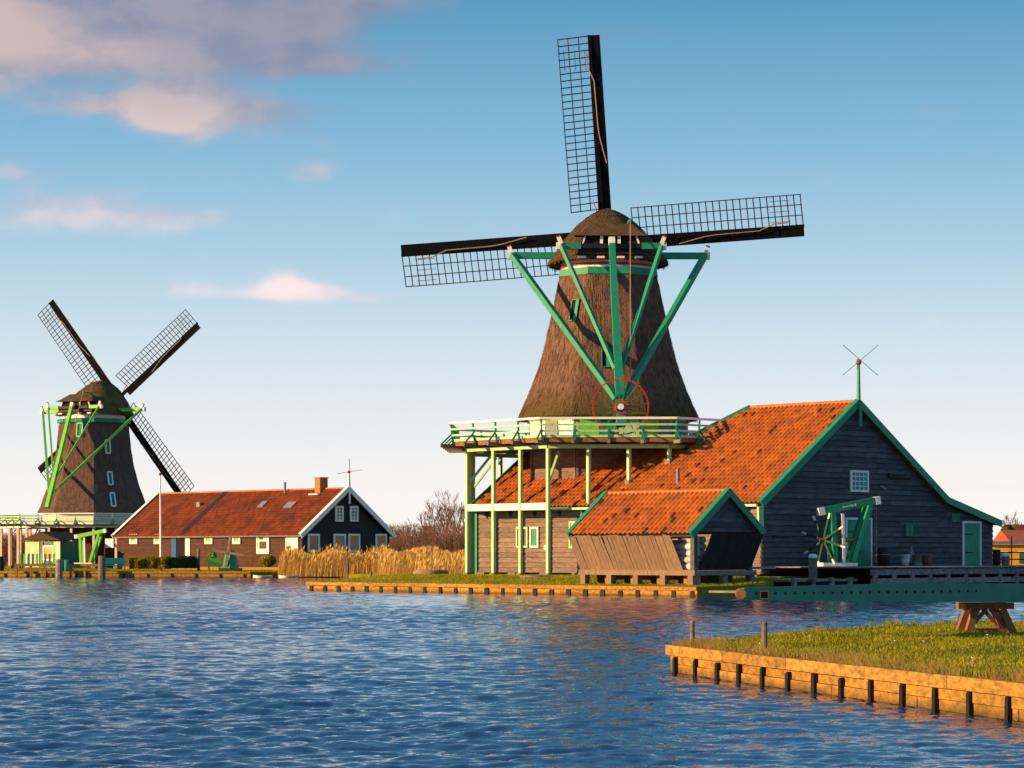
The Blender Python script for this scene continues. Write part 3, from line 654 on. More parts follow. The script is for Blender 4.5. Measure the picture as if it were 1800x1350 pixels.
_sails = {}
def sail_meshes(arm):
    if arm in _sails: return _sails[arm]
    d = {'stock': MB().bar((0, -.2, 0), (0, arm, 0), .30, .28, up=(0, 0, 1), w2=.17, h2=.16).mesh('stock', M['sail']), 'pieces': []}
    r0, r1 = 1.75, arm - .02
    # leading boards on the clockwise side, overlapping panels
    np_ = 7
    for i in range(np_):
        a, b = r0 - .35 + (r1 - r0 + .35) * i / np_, r0 - .35 + (r1 - r0 + .35) * (i + 1) / np_
        x0, x1 = .09, -.58
        z0 = -.02 - .10 * (1 - i / np_); z1 = z0 + .12 * (1 - i / np_) + .02
        d['pieces'].append(('leading_board', MB().hexa([(x1, a - .03, z1), (x0, a - .03, z0), (x0, a - .03, z0 + .02), (x1, a - .03, z1 + .02), (x1, b, z1 - .03), (x0, b, z0 - .03), (x0, b, z0 - .01), (x1, b, z1 - .01)]).mesh('leading_board', M['sail'])))
    wl_ = 1.78; nb = 26
    def tw(r): return .30 - .20 * (r - r0) / (r1 - r0)     # sail twist: angle out of the plane
    for i in range(nb):
        r = r0 + (r1 - r0 - .03) * i / (nb - 1); t = tw(r)
        c, s_ = math.cos(t), math.sin(t)
        d['pieces'].append(('lattice_bar', MB().bar((.05, r, 0), (wl_ * c, r - .10, -wl_ * s_), .058, .058).mesh('lattice_bar', M['bar'])))
    for f in (.34, .67, .985):
        mb = MB(); q = []
        for i in range(6):
            r = r0 + (r1 - r0 - .03) * i / 5; t = tw(r); q.append((wl_ * f * math.cos(t), r - .10 * f, -wl_ * f * math.sin(t) - .03))
        for p0, p1 in zip(q, q[1:]): mb.bar(p0, p1, .055, .05)
        d['pieces'].append(('lattice_rail', mb.mesh('lattice_rail', M['bar'])))
    for f in (.17, .5, .84):
        ra, rb = r1 - 1.85, r1 - .75
        d['pieces'].append(('tip_lath', MB().bar((wl_ * f * .98, ra, -wl_ * f * .12 - .03), (wl_ * f * .98, rb, -wl_ * f * .12 - .03), .03, .03).mesh('tip_lath', M['bar'])))
    pts = [(.25, r1 - .9), (.22, r1 - 1.7), (-.10, r1 - 2.5), (-.14, r1 - 5.0), (-.2, r1 - 5.6), (-.48, r1 - 7.0)]
    mb = MB()
    for (xa, ra), (xb, rb) in zip(pts, pts[1:]): mb.tube((xa, ra, -.20), (xb, rb, -.20), .035, .035, 5)
    d['pieces'].append(('sail_rope', mb.mesh('sail_rope', M['rope'])))
    mb = MB().tube((.15, r0 - .55, -.22), (.42, r0 + .5, -.25), .05, .03, 5)
    d['pieces'].append(('furled_rope', mb.mesh('furled_rope', M['rope'])))
    _sails[arm] = d; return d

def gallery(root, a0, zd, Rd, Rring, rail_m, rail_top, fascia_m, post_m, base_of, rin, nposts=3, beam_m=None, post_t=.17, side=None, tie=None):
    """octagonal stage on posts; base_of(x,y) gives the height its posts stand on (None: no post)"""
    V = lambda Rr, k, z: Vector((Rr * math.cos(a0 + R(22.5 + 45 * k)), Rr * math.sin(a0 + R(22.5 + 45 * k)), z))
    deck = MB()
    o_ = [V(Rd, k, zd) for k in range(8)]; i_ = [V(rin, k, zd) for k in range(8)]
    t = Vector((0, 0, -.09))
    for k in range(8):
        j = (k + 1) % 8
        deck.hexa([i_[k] + t, o_[k] + t, o_[j] + t, i_[j] + t, i_[k], o_[k], o_[j], i_[j]])
    gal = deck.build('gallery', M['timber'], root)
    for k in range(8):
        j = (k + 1) % 8
        a, b = V(Rd - .02, k, zd - .14), V(Rd - .02, j, zd - .14)
        e = (b - a).normalized() * .03
        MB().bar(a + e, b - e, .07, .22).build('fascia', fascia_m, gal)
        ra, rb = V(Rd + .28, k, zd + rail_top), V(Rd + .28, j, zd + rail_top)
        MB().bar(ra, rb, .13, .11).build('top_rail', M['white'], gal)
        for h in (.33, .66):
            q0, q1 = V(Rd + .12 + .16 * h / rail_top, k, zd + rail_top * h), V(Rd + .12 + .16 * h / rail_top, j, zd + rail_top * h)
            MB().bar(q0, q1, .05, .10).build('mid_rail', rail_m, gal)
        MB().bar(V(Rd + .05, k, zd + .05), V(Rd + .05, j, zd + .05), .05, .13).build('toe_board', rail_m, gal)
        nrp = 4
        for i in range(nrp):
            f = i / nrp
            p0 = V(Rd + .08, k, zd - .2).lerp(V(Rd + .08, j, zd - .2), f); p1 = V(Rd + .20, k, zd + rail_top - .06).lerp(V(Rd + .20, j, zd + rail_top - .06), f)
            MB().bar(p0, p1, .10, .09).build('rail_post', M['green'] if post_m is not M['cream'] else M['lime'], gal)
            p2 = V(Rd + .75, k, zd - .16).lerp(V(Rd + .75, j, zd - .16), f)
            MB().bar(p2, p0.lerp(p1, .55), .07, .07).build('rail_brace', M['green_dark'], gal)
            ji = V(rin, k, zd - .24).lerp(V(rin, j, zd - .24), f); jo = V(Rd + .78, k, zd - .24).lerp(V(Rd + .78, j, zd - .24), f)
            MB().bar(ji, jo, .14, .18).build('joist', M['timber'] if i % 2 else M['board'], gal)
        # ring beam and posts
        MB().bar(V(Rring, k, zd - .44), V(Rring, j, zd - .44), .2, .2).build('ring_beam', beam_m or post_m, gal)
        for i in range(nposts):
            f = i / nposts
            p = V(Rring, k, zd - .54).lerp(V(Rring, j, zd - .54), f)
            w = root.location + p
            zb = base_of(w.x, w.y)
            if zb is None or zb > zd - .8: continue
            q = Vector((p.x, p.y, zb))
            MB().bar(q, p, post_t, post_t, up=(math.cos(a0), math.sin(a0), 0)).build('gallery_post', post_m, gal)
            MB().bar(q + Vector((0, 0, -.12)), q + Vector((0, 0, .12)), post_t * 1.9, post_t * 1.9, up=(math.cos(a0), math.sin(a0), 0)).build('post_foot', M['stone'], gal)
            if zd - zb > 3.5 and i == 0:
                MB().bar(p + Vector((0, 0, -.1)) * 1 - Vector((p.x, p.y, 0)).normalized() * 1.4, Vector((p.x, p.y, zd - 2.3)), .12, .12).build('knee_brace', post_m, gal)
    return gal, V

# ------------------------------------------------------------------ the big mill
MC = barn_w(5.9, 16.1)
DM = MC[1]
def zz(y, d=DM): return EYE + (HOR - y) / F * d
tower = [(zz(737), 5.20), (zz(712), 4.84), (zz(690), 4.52), (zz(655), 4.10), (zz(620), 3.76), (zz(575), 3.42), (zz(535), 3.12), (zz(500), 2.90), (zz(485), 2.74), (zz(476), 2.48)]
mill, smock, fp = make_mill('windmill', 'large thatched tower windmill rising beside the tiled barn', MC[0], MC[1], A0, 0, 0, tower, 0, 0, None, None, True, M['thatch'], M['thatch_cap'], M['green'])
ZC = zz(466)
cap_and_sails(mill, ZC, R(1.0), R(4.3), zz(423, DM + 4.3), 4.3, 11.25, M['green'], M['thatch_cap'], zz(748, DM - 7.3), M['green'], hub_l=-.05)

BEV, BRG, BZE, BZR = 20.05, 6.9, 4.43, 9.29
PIT = (BZR - BZE) / BRG
def barn_local(x, y):
    dx, dy = x - CB[0], y - CB[1]
    return dx * G2[0] + dy * G2[1], dx * S2[0] + dy * S2[1]
def barn_base(x, y):
    g, s = barn_local(x, y)
    if 0 < g < 14 and -1 < s < 20.3:
        return min(BZE + PIT * min(g, 13.9 - g), 7.35) + .05
    return .72
GZ = zz(768, DM - 8.2)
gal, GV = gallery(mill, A0, GZ, 8.75, 8.05, M['pale_green'], .95, M['cross_timber'], M['pale_green'], barn_base, 4.4)
# white tie beam between the outer posts on the sunny side, at eave height
for k in range(8):
    p0, p1 = GV(8.05, k, 4.25), GV(8.05, k + 1, 4.25)
    w0 = mill.location + p0.lerp(p1, .5)
    if barn_base(w0.x, w0.y) < 1:
        MB().bar(p0, p1, .12, .36).build('tie_beam', M['white'] if k % 2 else M['pale_green'], gal)
# painted drum between gallery and thatch
zt = tower[0][0]
drum = MB().rings([octring((0, 0), 4.45, GZ - .05, A0, 2, 1.0), octring((0, 0), 4.62, zt + .14, A0, 2, 1.0)]).build('painted_drum', M['pale_green'], mill)
def drum_pt(k, lat, z, out):
    ap = 4.53 * math.cos(R(22.5)) + out; a = A0 + R(45) * k
    return Vector((math.cos(a) * ap - math.sin(a) * lat, math.sin(a) * ap + math.cos(a) * lat, z))
def drum_panel(k, l0, l1, z0, z1, m_, nm='drum_panel', out=.05):
    a, b = drum_pt(k, l0, z0, out), drum_pt(k, l1, z0, out)
    MB().prism([a, b, b + Vector((0, 0, z1 - z0)), a + Vector((0, 0, z1 - z0))], (drum_pt(k, 0, 0, 0) - drum_pt(k, 0, 0, .06))).build(nm, m_, drum)
for k in range(8):
    two = ((M['white'], M['white']), (M['lime'], M['pale_green']), (M['yellow_green'], M['teal']), (M['teal'], M['teal']))[k % 4]
    drum_panel(k, -1.6, -.5, GZ + .1, zt - .22, two[0]); drum_panel(k, .55, 1.6, GZ + .1, zt - .22, two[1])
    drum_panel(k, -1.78, 1.6, zt - .20, zt + .03, M['yellow_green'], 'drum_band', .09)
    drum_panel(k, 1.62, 1.82, zt - .32, zt + .02, M['red'], 'red_corner_block', .12)
    drum_panel(k, -.42, .46, GZ + .0, zt - .24, M['green'] if k in (1, 4) else M['lead'], 'drum_door', .07)
# boarded base below the gallery
base = MB().rings([octring((0, 0), 4.42, 4.6, A0, 1, 1.0), octring((0, 0), 4.42, GZ - .3, A0, 1, 1.0)]).build('base_wall', M['board'], mill)
for k in (7, 0, 1, 2):
    a = A0 + R(45) * k; ap = 4.42 * math.cos(R(22.5)); hw = 4.42 * math.sin(R(22.5))
    nv = Vector((math.cos(a), math.sin(a), 0)); tv = Vector((-math.sin(a), math.cos(a), 0))
    z = 4.7
    while z < GZ - .5:
        p, q = nv * ap - tv * (hw - .03), nv * ap + tv * (hw - .03)
        MB().hexa([p + Vector((0, 0, z)), q + Vector((0, 0, z)), q + nv * .045 + Vector((0, 0, z)), p + nv * .045 + Vector((0, 0, z)), p + Vector((0, 0, z + .235)), q + Vector((0, 0, z + .235)), q + nv * .012 + Vector((0, 0, z + .235)), p + nv * .012 + Vector((0, 0, z + .235))]).build('board', M['board'], base)
        z += .24
    for s in (-1, 1):
        MB().bar(nv * (ap + .05) + tv * s * (hw - .06) + Vector((0, 0, 4.7)), nv * (ap + .05) + tv * s * (hw - .06) + Vector((0, 0, GZ - .4)), .14, .08, up=tuple(nv)).build('corner_batten', M['board'], base)
# little shuttered windows in the thatch
def smock_window(root, smk, fpt, k, lat, z0, z1, w, m_, frame=True):
    a, b, c, d = fpt(k, lat - w / 2, z0, .0), fpt(k, lat + w / 2, z0, .0), fpt(k, lat + w / 2, z1, .0), fpt(k, lat - w / 2, z1, .0)
    n_ = (b - a).cross(d - a).normalized()
    if n_.dot(Vector((a.x, a.y, 0))) < 0: n_ = -n_
    W = MB().prism([p - n_ * .1 for p in (a, b, c, d)], n_ * .16).build('smock_window', M['void'], smk)
    e = n_ * .09
    for p, q in ((a, b), (b, c), (c, d), (d, a)): MB().bar(p + e, q + e, .05, .07, up=tuple(n_)).build('window_frame', m_, W)
    m0 = (a + b) / 2
    MB().prism([m0 + n_ * .03, b + n_ * .03, c + n_ * .03, (c + d) / 2 + n_ * .03], n_ * .05).build('shutter', m_, W)
smock_window(mill, smock, fp, 0, .55, zz(572), zz(535), .5, M['green'])
smock_window(mill, smock, fp, 1, -.12, zz(655), zz(626), .45, M['teal'])

# ------------------------------------------------------------------ barn
PT_W, PT_L = .275, .36
def tile_mesh(name, m_, slope, w=PT_W, l=PT_L, seg=8):
    """one S-shaped pantile in roof coordinates: x along the eave, y up the slope, z off the roof"""
    mb = MB(); vs_ = []; hgt = []
    for i in range(seg + 1):
        f = i / seg; hgt.append(.085 * math.sin(math.pi * min(1, f / .62)) ** .8 if f < .62 else -.006)
    for yy, zo in ((-.02, .027), (l, .021)):
        for i in range(seg + 1): vs_.append((w * (i / seg) * .99, yy, zo + hgt[i]))
    for i in range(seg + 1): vs_.append((w * (i / seg) * .99, -.02, .012 + hgt[i] * .85))
    n = seg + 1
    f = [(i, i + 1, n + i + 1, n + i) for i in range(seg)] + [(2 * n + i, 2 * n + i + 1, i + 1, i) for i in range(seg)]
    mb.add(vs_, f); me = mb.mesh(name, m_, True); return me, mb
def tiled_slope(parent, origin, xdir, updir, L, S, keep, n_single, m_, near_x0=True, w=PT_W, l=PT_L, stuff_name='roof_tiles'):
    """covers an L x S slope; the n_single tiles nearest the camera are objects, the rest one joined part"""
    origin, xd, ud = Vector(origin), Vector(xdir).normalized(), Vector(updir).normalized(); nd_ = xd.cross(ud)
    me, mb = tile_mesh('tile', m_, 0, w, l)
    rot4 = Matrix((( xd.x, ud.x, nd_.x, 0), (xd.y, ud.y, nd_.y, 0), (xd.z, ud.z, nd_.z, 0), (0, 0, 0, 1)))
    cells = []
    for r in range(int(S / l + .35)):
        for c in range(int(L / w)):
            x, y = c * w, r * l
            if keep(x + w / 2, y + l / 2): cells.append((x, y))
    wm = parent.matrix_world
    pw = lambda x, y: (origin + xd * x + ud * y)
    cells.sort(key=lambda q: q[0] if near_x0 else -q[0])
    for x, y in cells[:n_single]:
        o = link('tile', me, parent); o.matrix_local = Matrix.Translation(pw(x, y) + nd_ * random.uniform(0, .01)) @ rot4
    rest = cells[n_single:]
    if rest:
        bv = np.array(mb.v); V_, F_, A_ = [], [], []
        base_f = np.array(mb.f)
        rm = np.array([list(r)[:3] for r in rot4][:3])
        for k, (x, y) in enumerate(rest):
            o3 = pw(x, y) + nd_ * random.uniform(0, .012)
            V_.append(bv @ rm.T + np.array(o3)); F_.append(base_f + k * len(bv)); A_ += [random.random()] * len(mb.f)
        m2 = bpy.data.meshes.new(stuff_name); m2.from_pydata(np.concatenate(V_).tolist(), [], np.concatenate(F_).tolist()); m2.materials.append(m_)
        m2.polygons.foreach_set('use_smooth', [True] * len(m2.polygons))
        at = m2.attributes.new('rnd', 'FLOAT', 'FACE'); at.data.foreach_set('value', A_)
        tag(link(stuff_name, m2, parent), kind='stuff')

barn = thing('mill_barn', 'big dark-boarded barn with orange pantile roof and green bargeboards', 'barn', (CB[0], CB[1], 0), TH)
WB = .85                                            # foot of the boarding
GEND, GBRK, ZBRK, ZEND = 18.3, 14.1, 4.55, 3.5
def gable_right(z): return GEND if z <= ZEND else (GEND - (z - ZEND) / (ZBRK - ZEND) * (GEND - GBRK) if z <= ZBRK else GBRK - (z - ZBRK) / (BZR - ZBRK) * (GBRK - BRG))
def gable_left(z): return 0 if z <= BZE else (z - BZE) / PIT
gw = MB().prism([(0, .02, WB), (GEND, .02, WB), (GEND, .02, ZEND), (GBRK, .02, ZBRK), (BRG, .02, BZR - .05), (0, .02, BZE)], (0, .12, 0)).build('gable_wall', M['board_dark'], barn)
z = WB
while z < BZR - .25:
    z1 = z + .262
    a0_, a1_, b0_, b1_ = gable_left(z), gable_right(z), gable_left(z1), gable_right(z1)
    cuts = [0.0]; 
    while cuts[-1] < 1: cuts.append(min(1, cuts[-1] + random.uniform(4.2, 6.5) / max(1, a1_ - a0_)))
    if len(cuts) > 2 and cuts[-1] - cuts[-2] < .12: cuts.pop(-2)
    for f0, f1 in zip(cuts, cuts[1:]):
        x0, x1 = a0_ + (a1_ - a0_) * f0 + .004, a0_ + (a1_ - a0_) * f1 - .004
        X0, X1 = (b0_ + .004 if f0 == 0 else x0), (b1_ - .004 if f1 == 1 else x1)
        j = random.uniform(-.004, .004)
        MB().hexa([(x0, -.075 + j, z), (x1, -.075 + j, z), (x1, .015, z), (x0, .015, z), (X0, -.012 + j, z1 - .006), (X1, -.012 + j, z1 - .006), (X1, .015, z1 - .006), (X0, .015, z1 - .006)]).build('board', M['board_dark'], gw)
    z = z1
sw = MB().prism([(.02, 0.02, WB), (.02, BEV, WB), (.02, BEV, BZE), (.02, 0.02, BZE)], (.12, 0, 0)).build('side_wall', M['board'], barn)
z = WB
while z < BZE - .1:
    z1 = min(z + .262, BZE); cuts = [0.0, *sorted(random.uniform(3, 17) for _ in range(3)), BEV]
    cuts = [c for i, c in enumerate(cuts) if i == 0 or c - cuts[i - 1] > 1.2 or c == BEV]
    for s0, s1 in zip(cuts, cuts[1:]):
        j = random.uniform(-.004, .004)
        MB().hexa([(.015, s0 + .004, z), (-.065 + j, s0 + .004, z), (-.065 + j, s1 - .004, z), (.015, s1 - .004, z), (.015, s0 + .004, z1 - .006), (-.012 + j, s0 + .004, z1 - .006), (-.012 + j, s1 - .004, z1 - .006), (.015, s1 - .004, z1 - .006)]).build('board', M['board'], sw)
    z = z1
MB().prism([(0, BEV, WB), (GBRK, BEV, WB), (GBRK, BEV, 7.3), (4.1, BEV, 7.3), (0, BEV, BZE)], (0, .12, 0)).build('back_gable_wall', M['board_dark'], barn)
MB().prism([(GEND, .1, WB), (GEND, BEV, WB), (GEND, BEV, ZEND), (GEND, .1, ZEND)], (-.12, 0, 0)).build('rear_wall', M['board_dark'], barn)
MB().bar((-.03, BEV - .0, .65), (-.03, BEV - .0, BZE), .22, .16, up=(0, 1, 0)).build('corner_board', M['green'], barn)
# piers; shade of the gap under the boards painted as black boxes
MB().box((.35, BEV / 2, .75), (.3, BEV - .1, .3)).build('crawl_space_shade', M['void'], barn)
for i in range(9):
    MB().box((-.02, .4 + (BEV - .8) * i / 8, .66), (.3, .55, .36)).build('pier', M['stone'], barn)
MB().box((GEND / 2, .2, .6), (GEND - .3, .3, .5)).build('gable_foot_shade', M['void'], barn)  # shade under the gable as a near-black strip
# roof
HK = 2.8; HS = 6.8; SLEN = math.hypot(BRG, BZR - BZE); ZL = BZR - HK * PIT; GL = BRG - HK
roof_pts = [(-.25, -.28, BZE - .25 * PIT), (BRG, -.28, BZR), (BRG, HS, BZR), (GL, HS + HK, ZL), (GL, BEV + .2, ZL), (-.25, BEV + .2, BZE - .25 * PIT)]
rf = MB().prism(roof_pts, (.06, 0, -.10)).build('roof', M['tile_black'], barn); fix_normals(rf)
ca, sa = BRG / SLEN, (BZR - BZE) / SLEN
def keep_barn(x, y):
    s = BEV + .2 - x; g = -.25 + (y) * ca
    # roof x runs from the far end (s = BEV) towards the camera end
    if g > BRG - .08 or s < -.2: return False
    if g > GL and s > HS + (BRG - g) - .1: return False
    if g > GL + .02 and s > HS + HK: return False
    return True
tiled_slope(rf, (-.25, BEV + .2, BZE - .25 * PIT + .01), (0, -1, 0), (ca, 0, sa), BEV + .4, SLEN + .3, keep_barn, 300, M['tile'], near_x0=False)
for i in range(20):
    s0 = -.2 + (HS + .1) * i / 20
    if i < 20: MB().tube((BRG, s0, BZR + .02), (BRG, s0 + (HS + .1) / 20 + .03, BZR + .035), .12, .13, 8).build('ridge_tile', M['tile_ridge'], rf)
MB().prism([(BRG, -.25, BZR), (GBRK + .0, -.25, ZBRK), (GBRK, BEV + .2, ZBRK), (13.9 - GL, BEV + .2, ZL), (13.9 - GL, HS + HK, ZL), (BRG, HS, BZR)], (-.06, 0, -.10)).build('rear_roof_slope', M['tile'], barn)
MB().prism([(GBRK, -.25, ZBRK + .01), (GEND + .3, -.25, ZEND - .08), (GEND + .3, BEV, ZEND - .08), (GBRK, BEV, ZBRK + .01)], (-.04, 0, -.10)).build('lean_to_roof', M['tile'], barn)
MB().prism([(BRG, HS, BZR - .02), (GL, HS + HK, ZL - .02), (13.9 - GL, HS + HK, ZL - .02)], (0, -.08, -.08)).build('hip_slope', M['tile'], barn)
MB().prism([(GL, HS + HK, ZL - .03), (13.9 - GL, HS + HK, ZL - .03), (13.9 - GL, BEV + .2, ZL - .03), (GL, BEV + .2, ZL - .03)], (0, 0, -.08)).build('flat_roof', M['lead'], barn)
def rake(p, q, nm='bargeboard', m_=M['green'], h=.34, y_out=None, up=(0, 0, 1)):
    MB().bar(p, q, .07, h, up=up).build(nm, m_, barn)
rake((-.34, -.34, BZE - .34 * PIT - .02), (BRG, -.34, BZR - .02))
rake((BRG, -.36, BZR - .02), (GBRK, -.36, ZBRK - .02)); rake((GBRK - .05, -.35, ZBRK + .02), (GEND + .35, -.35, ZEND - .10))
for p, q in (((-.34, -.22, BZE - .34 * PIT + .16), (BRG, -.22, BZR + .16)), ((BRG, -.22, BZR + .16), (GBRK, -.22, ZBRK + .16)), ((GBRK, -.22, ZBRK + .17), (GEND + .35, -.22, ZEND + .06))):
    MB().bar(p, q, .28, .05).build('barge_cap', M['green'], barn)
rake((-.34, BEV + .27, BZE - .34 * PIT + .06), (GL, BEV + .27, ZL + .06)); 
MB().bar((BRG, HS, BZR + .10), (GL, HS + HK, ZL + .10), .16, .22).build('hip_board', M['green'], barn)
MB().box((BRG, -.42, BZR - .62), (.2, .06, 1.15)).build('gable_pendant', M['green'], barn)
# gutter, brackets, downpipe
MB().bar((-.40, -.1, BZE - .30), (-.40, BEV + .1, BZE - .30), .14, .12).build('gutter', M['pale_green'], barn)
for i in range(11):
    s = .8 + (BEV - 1.6) * i / 10
    MB().prism([(-.02, s - .05, BZE - .36), (-.36, s - .05, BZE - .36), (-.02, s - .05, BZE - .78)], (0, .1, 0)).build('eave_bracket', M['green_dark'], barn)
MB().bar((-.30, -.20, BZE - .36), (-.22, -.16, BZE - 1.35), .34, .12, up=(0, 1, 0)).build('downpipe', M['pale_green'], barn)
# openings in the gable
def gbx(x, y): return on_plane(CB, G2, x, y)
def gable_panel(nm, x0, x1, y0, y1, body, frame, fw=.09, grid=None, out=.10, parent=None):
    g0, zt_ = gbx(x0, y0); g1, _ = gbx(x1, y0); zb_ = gbx((x0 + x1) / 2, y1)[1]; zt_ = gbx((x0 + x1) / 2, y0)[1]
    w = MB().box(((g0 + g1) / 2, -.075, (zb_ + zt_) / 2), (g1 - g0, .07, zt_ - zb_)).build(nm, body, barn)
    if frame:
        for a_, b_ in (((g0, zb_), (g0, zt_)), ((g1, zb_), (g1, zt_))): MB().box((a_[0], -.11, (zb_ + zt_) / 2), (fw, .09, zt_ - zb_ + fw)).build('frame', frame, w)
        for zq in ((zt_,) if nm == 'door' else (zt_, zb_)): MB().box(((g0 + g1) / 2, -.11, zq), (g1 - g0 - fw - .004, .09, fw)).build('frame', frame, w)
    if grid:
        nx, nz, gm = grid
        for i in range(1, nx): MB().box((g0 + (g1 - g0) * i / nx, -.125, (zb_ + zt_) / 2), (.045, .03, zt_ - zb_ - fw)).build('glazing_bar', gm, w)
        for i in range(1, nz): MB().box(((g0 + g1) / 2, -.12, zb_ + (zt_ - zb_) * i / nz), (g1 - g0 - fw, .026, .045)).build('glazing_bar', gm, w)
    return w
gable_panel('window', 1493, 1522, 829, 863, M['teal'], M['white'], .11, (4, 4, M['white']))
gable_panel('vent_shutter', 1589, 1604, 921, 942, M['green'], M['green_dark'], .06, (2, 3, M['green_dark']))
gable_panel('vent_shutter', 1670, 1683, 905, 916, M['green_dark'], M['green'], .05)
def door_boards(nm, x0, x1, y0, y1, leafs):
    w = gable_panel(nm, x0, x1, y0, y1, M['green'], M['white'], .11)
    g0 = gbx(x0, y0)[0]; g1 = gbx(x1, y0)[0]; xm = (x0 + x1) / 2; zt_ = gbx(xm, y0)[1]; zb_ = gbx(xm, y1)[1]
    for i in range(leafs):
        a, b = g0 + .07 + (g1 - g0 - .14) * i / leafs, g0 + .07 + (g1 - g0 - .14) * (i + 1) / leafs
        MB().box(((a + b) / 2, -.12, (zt_ + zb_) / 2 - .03), (b - a - .012, .03, zt_ - zb_ - .16)).build('door_board', M['green'], w)
    for zq in (.3, .72): MB().box((g0 + (g1 - g0) * .3, -.142, zb_ + (zt_ - zb_) * zq), ((g1 - g0) * .5, .02, .06)).build('hinge', M['black'], w)
    return w
door_boards('door', 1484, 1528, 912, 995, 8)
door_boards('door', 1690, 1720, 918, 994, 6)
# old hatch beam, lamp and hook marks on the gable
g_, z_ = gbx(1575, 838)
MB().bar((g_ - .8, -.16, z_ + .06), (g_ + .9, -.2, z_ - .08), .12, .2, w2=.1, h2=.1).build('hatch_beam', M['black'], barn)
g_, z_ = gbx(1547, 858)
MB().bar((g_, -.05, z_ + .1), (g_ + .15, -.3, z_ - .05), .12, .12).build('wall_lamp', M['lead'], barn)
g_, z_ = gbx(1372, 944); MB().box((g_, -.08, z_), (1.2, .06, .06)).build('wall_rail', M['black'], barn)
# openings in the long wall
def sbx(x, y): return on_plane(CB, S2, x, y)
def side_panel(nm, x0, x1, y0, y1, body, frame):
    s0, zt_ = sbx(x0, y0); s1, _ = sbx(x1, y0); zb_ = sbx((x0 + x1) / 2, y1)[1]
    w = MB().box((-.06, (s0 + s1) / 2, (zb_ + zt_) / 2), (.07, abs(s1 - s0), zt_ - zb_)).build(nm, body, barn)
    for sq in (s0, s1): MB().box((-.09, sq, (zb_ + zt_) / 2), (.09, .1, zt_ - zb_ + .1)).build('frame', frame, w)
    for zq in (zt_, zb_): MB().box((-.09, (s0 + s1) / 2, zq), (.09, abs(s1 - s0) - .104, .1)).build('frame', frame, w)
    return w
w = side_panel('shutter', 911, 929, 928, 961, M['timber'], M['pale_green'])
side_panel('window', 935, 948, 928, 961, M['green'], M['white'])
side_panel('shutter', 1004, 1015, 918, 962, M['pale_green'], M['pale_green'])
s_, z_ = sbx(961, 962); MB().box((-.10, s_, z_), (.06, .16, .24)).build('notice', M['white'], barn)
# stove pipe on the roof
p = Vector((1.25, 6.6, BZE + PIT * 1.25)); MB().tube(p, p + Vector((0, 0, .75)), .1, .1, 8).build('vent_pipe', M['lead'], barn)
# ridge vane
v0 = Vector((BRG, -.3, BZR + .1)); va = MB().bar(v0 - Vector((0, 0, .1)), v0 + Vector((0, 0, 1.75)), .15, .15, w2=.10, h2=.10).build('weather_vane', M['green'], barn)
hb = v0 + Vector((0, -.12, 1.98))
MB().lathe((v0.x, v0.y, v0.z + 1.72), [(.05, 0), (.15, .12), (.12, .28), (.02, .34)], 10).build('vane_knob', M['cross_timber'], va)
for ang in (40.5, 139):
    dv = Vector((math.cos(R(ang)) * CT, -math.cos(R(ang)) * ST, math.sin(R(ang))))
    MB().bar(hb - dv * 1.15, hb + dv * 1.15, .045, .03).build('vane_arm', M['teal'], va)

# ------------------------------------------------------------------ open tiled shed on the quay
CS = (313 * 107 / F, 107.0); SW_, SL_ = 4.25, 7.05; SZE, SZR = 2.85, 4.52; SPIT = (SZR - SZE) / (SW_ / 2)
shed = thing('timber_shed', 'small open-sided shed with pantile roof and slanting plank sides on the quay', 'shed', (CS[0], CS[1], 0), TH)
SG = .44
hw = SW_ / 2
sr = MB().prism([(-.2, -.3, SZE - .2 * SPIT), (hw, -.3, SZR), (hw, SL_, SZR), (-.2, SL_, SZE - .2 * SPIT)], (.05, 0, -.08)).build('roof', M['tile_black'], shed); fix_normals(sr)
sl = math.hypot(hw, SZR - SZE)
tiled_slope(sr, (-.2, SL_, SZE - .2 * SPIT + .01), (0, -1, 0), (hw / sl, 0, (SZR - SZE) / sl), SL_ + .3, sl + .25, lambda x, y: True, 300, M['tile'], near_x0=False)
MB().prism([(hw, -.3, SZR), (SW_ + .1, -.3, SZE - .1 * SPIT), (SW_ + .1, SL_, SZE - .1 * SPIT), (hw, SL_, SZR)], (-.05, 0, -.08)).build('rear_roof_slope', M['tile'], shed)
for i in range(20): MB().tube((hw, -.25 + 7.2 * i / 20, SZR + .01), (hw, -.25 + 7.2 * (i + 1) / 20 + .03, SZR + .03), .11, .12, 8).build('ridge_tile', M['tile_ridge'], sr)
for yy in (-.36, SL_ + .05):
    MB().bar((-.3, yy, SZE - .3 * SPIT - .02), (hw, yy, SZR - .02), .07, .30).build('bargeboard', M['green'], shed)
    MB().bar((hw, yy + .003, SZR - .02), (SW_ + .14, yy + .003, SZE - .14 * SPIT - .02), .07, .30).build('bargeboard', M['green'], shed)
    MB().bar((-.3, yy + .1, SZE - .3 * SPIT + .13), (hw, yy + .1, SZR + .13), .26, .05).build('barge_cap', M['green'], shed)
    MB().bar((hw, yy + .1, SZR + .13), (SW_ + .14, yy + .1, SZE - .14 * SPIT + .13), .26, .05).build('barge_cap', M['green'], shed)
sgw = MB().prism([(.05, -.12, SZE - .05), (SW_ - .05, -.12, SZE - .05), (hw, -.12, SZR - .08)], (0, .1, 0)).build('gable_panel', M['board_dark'], shed)
z = SZE - .08
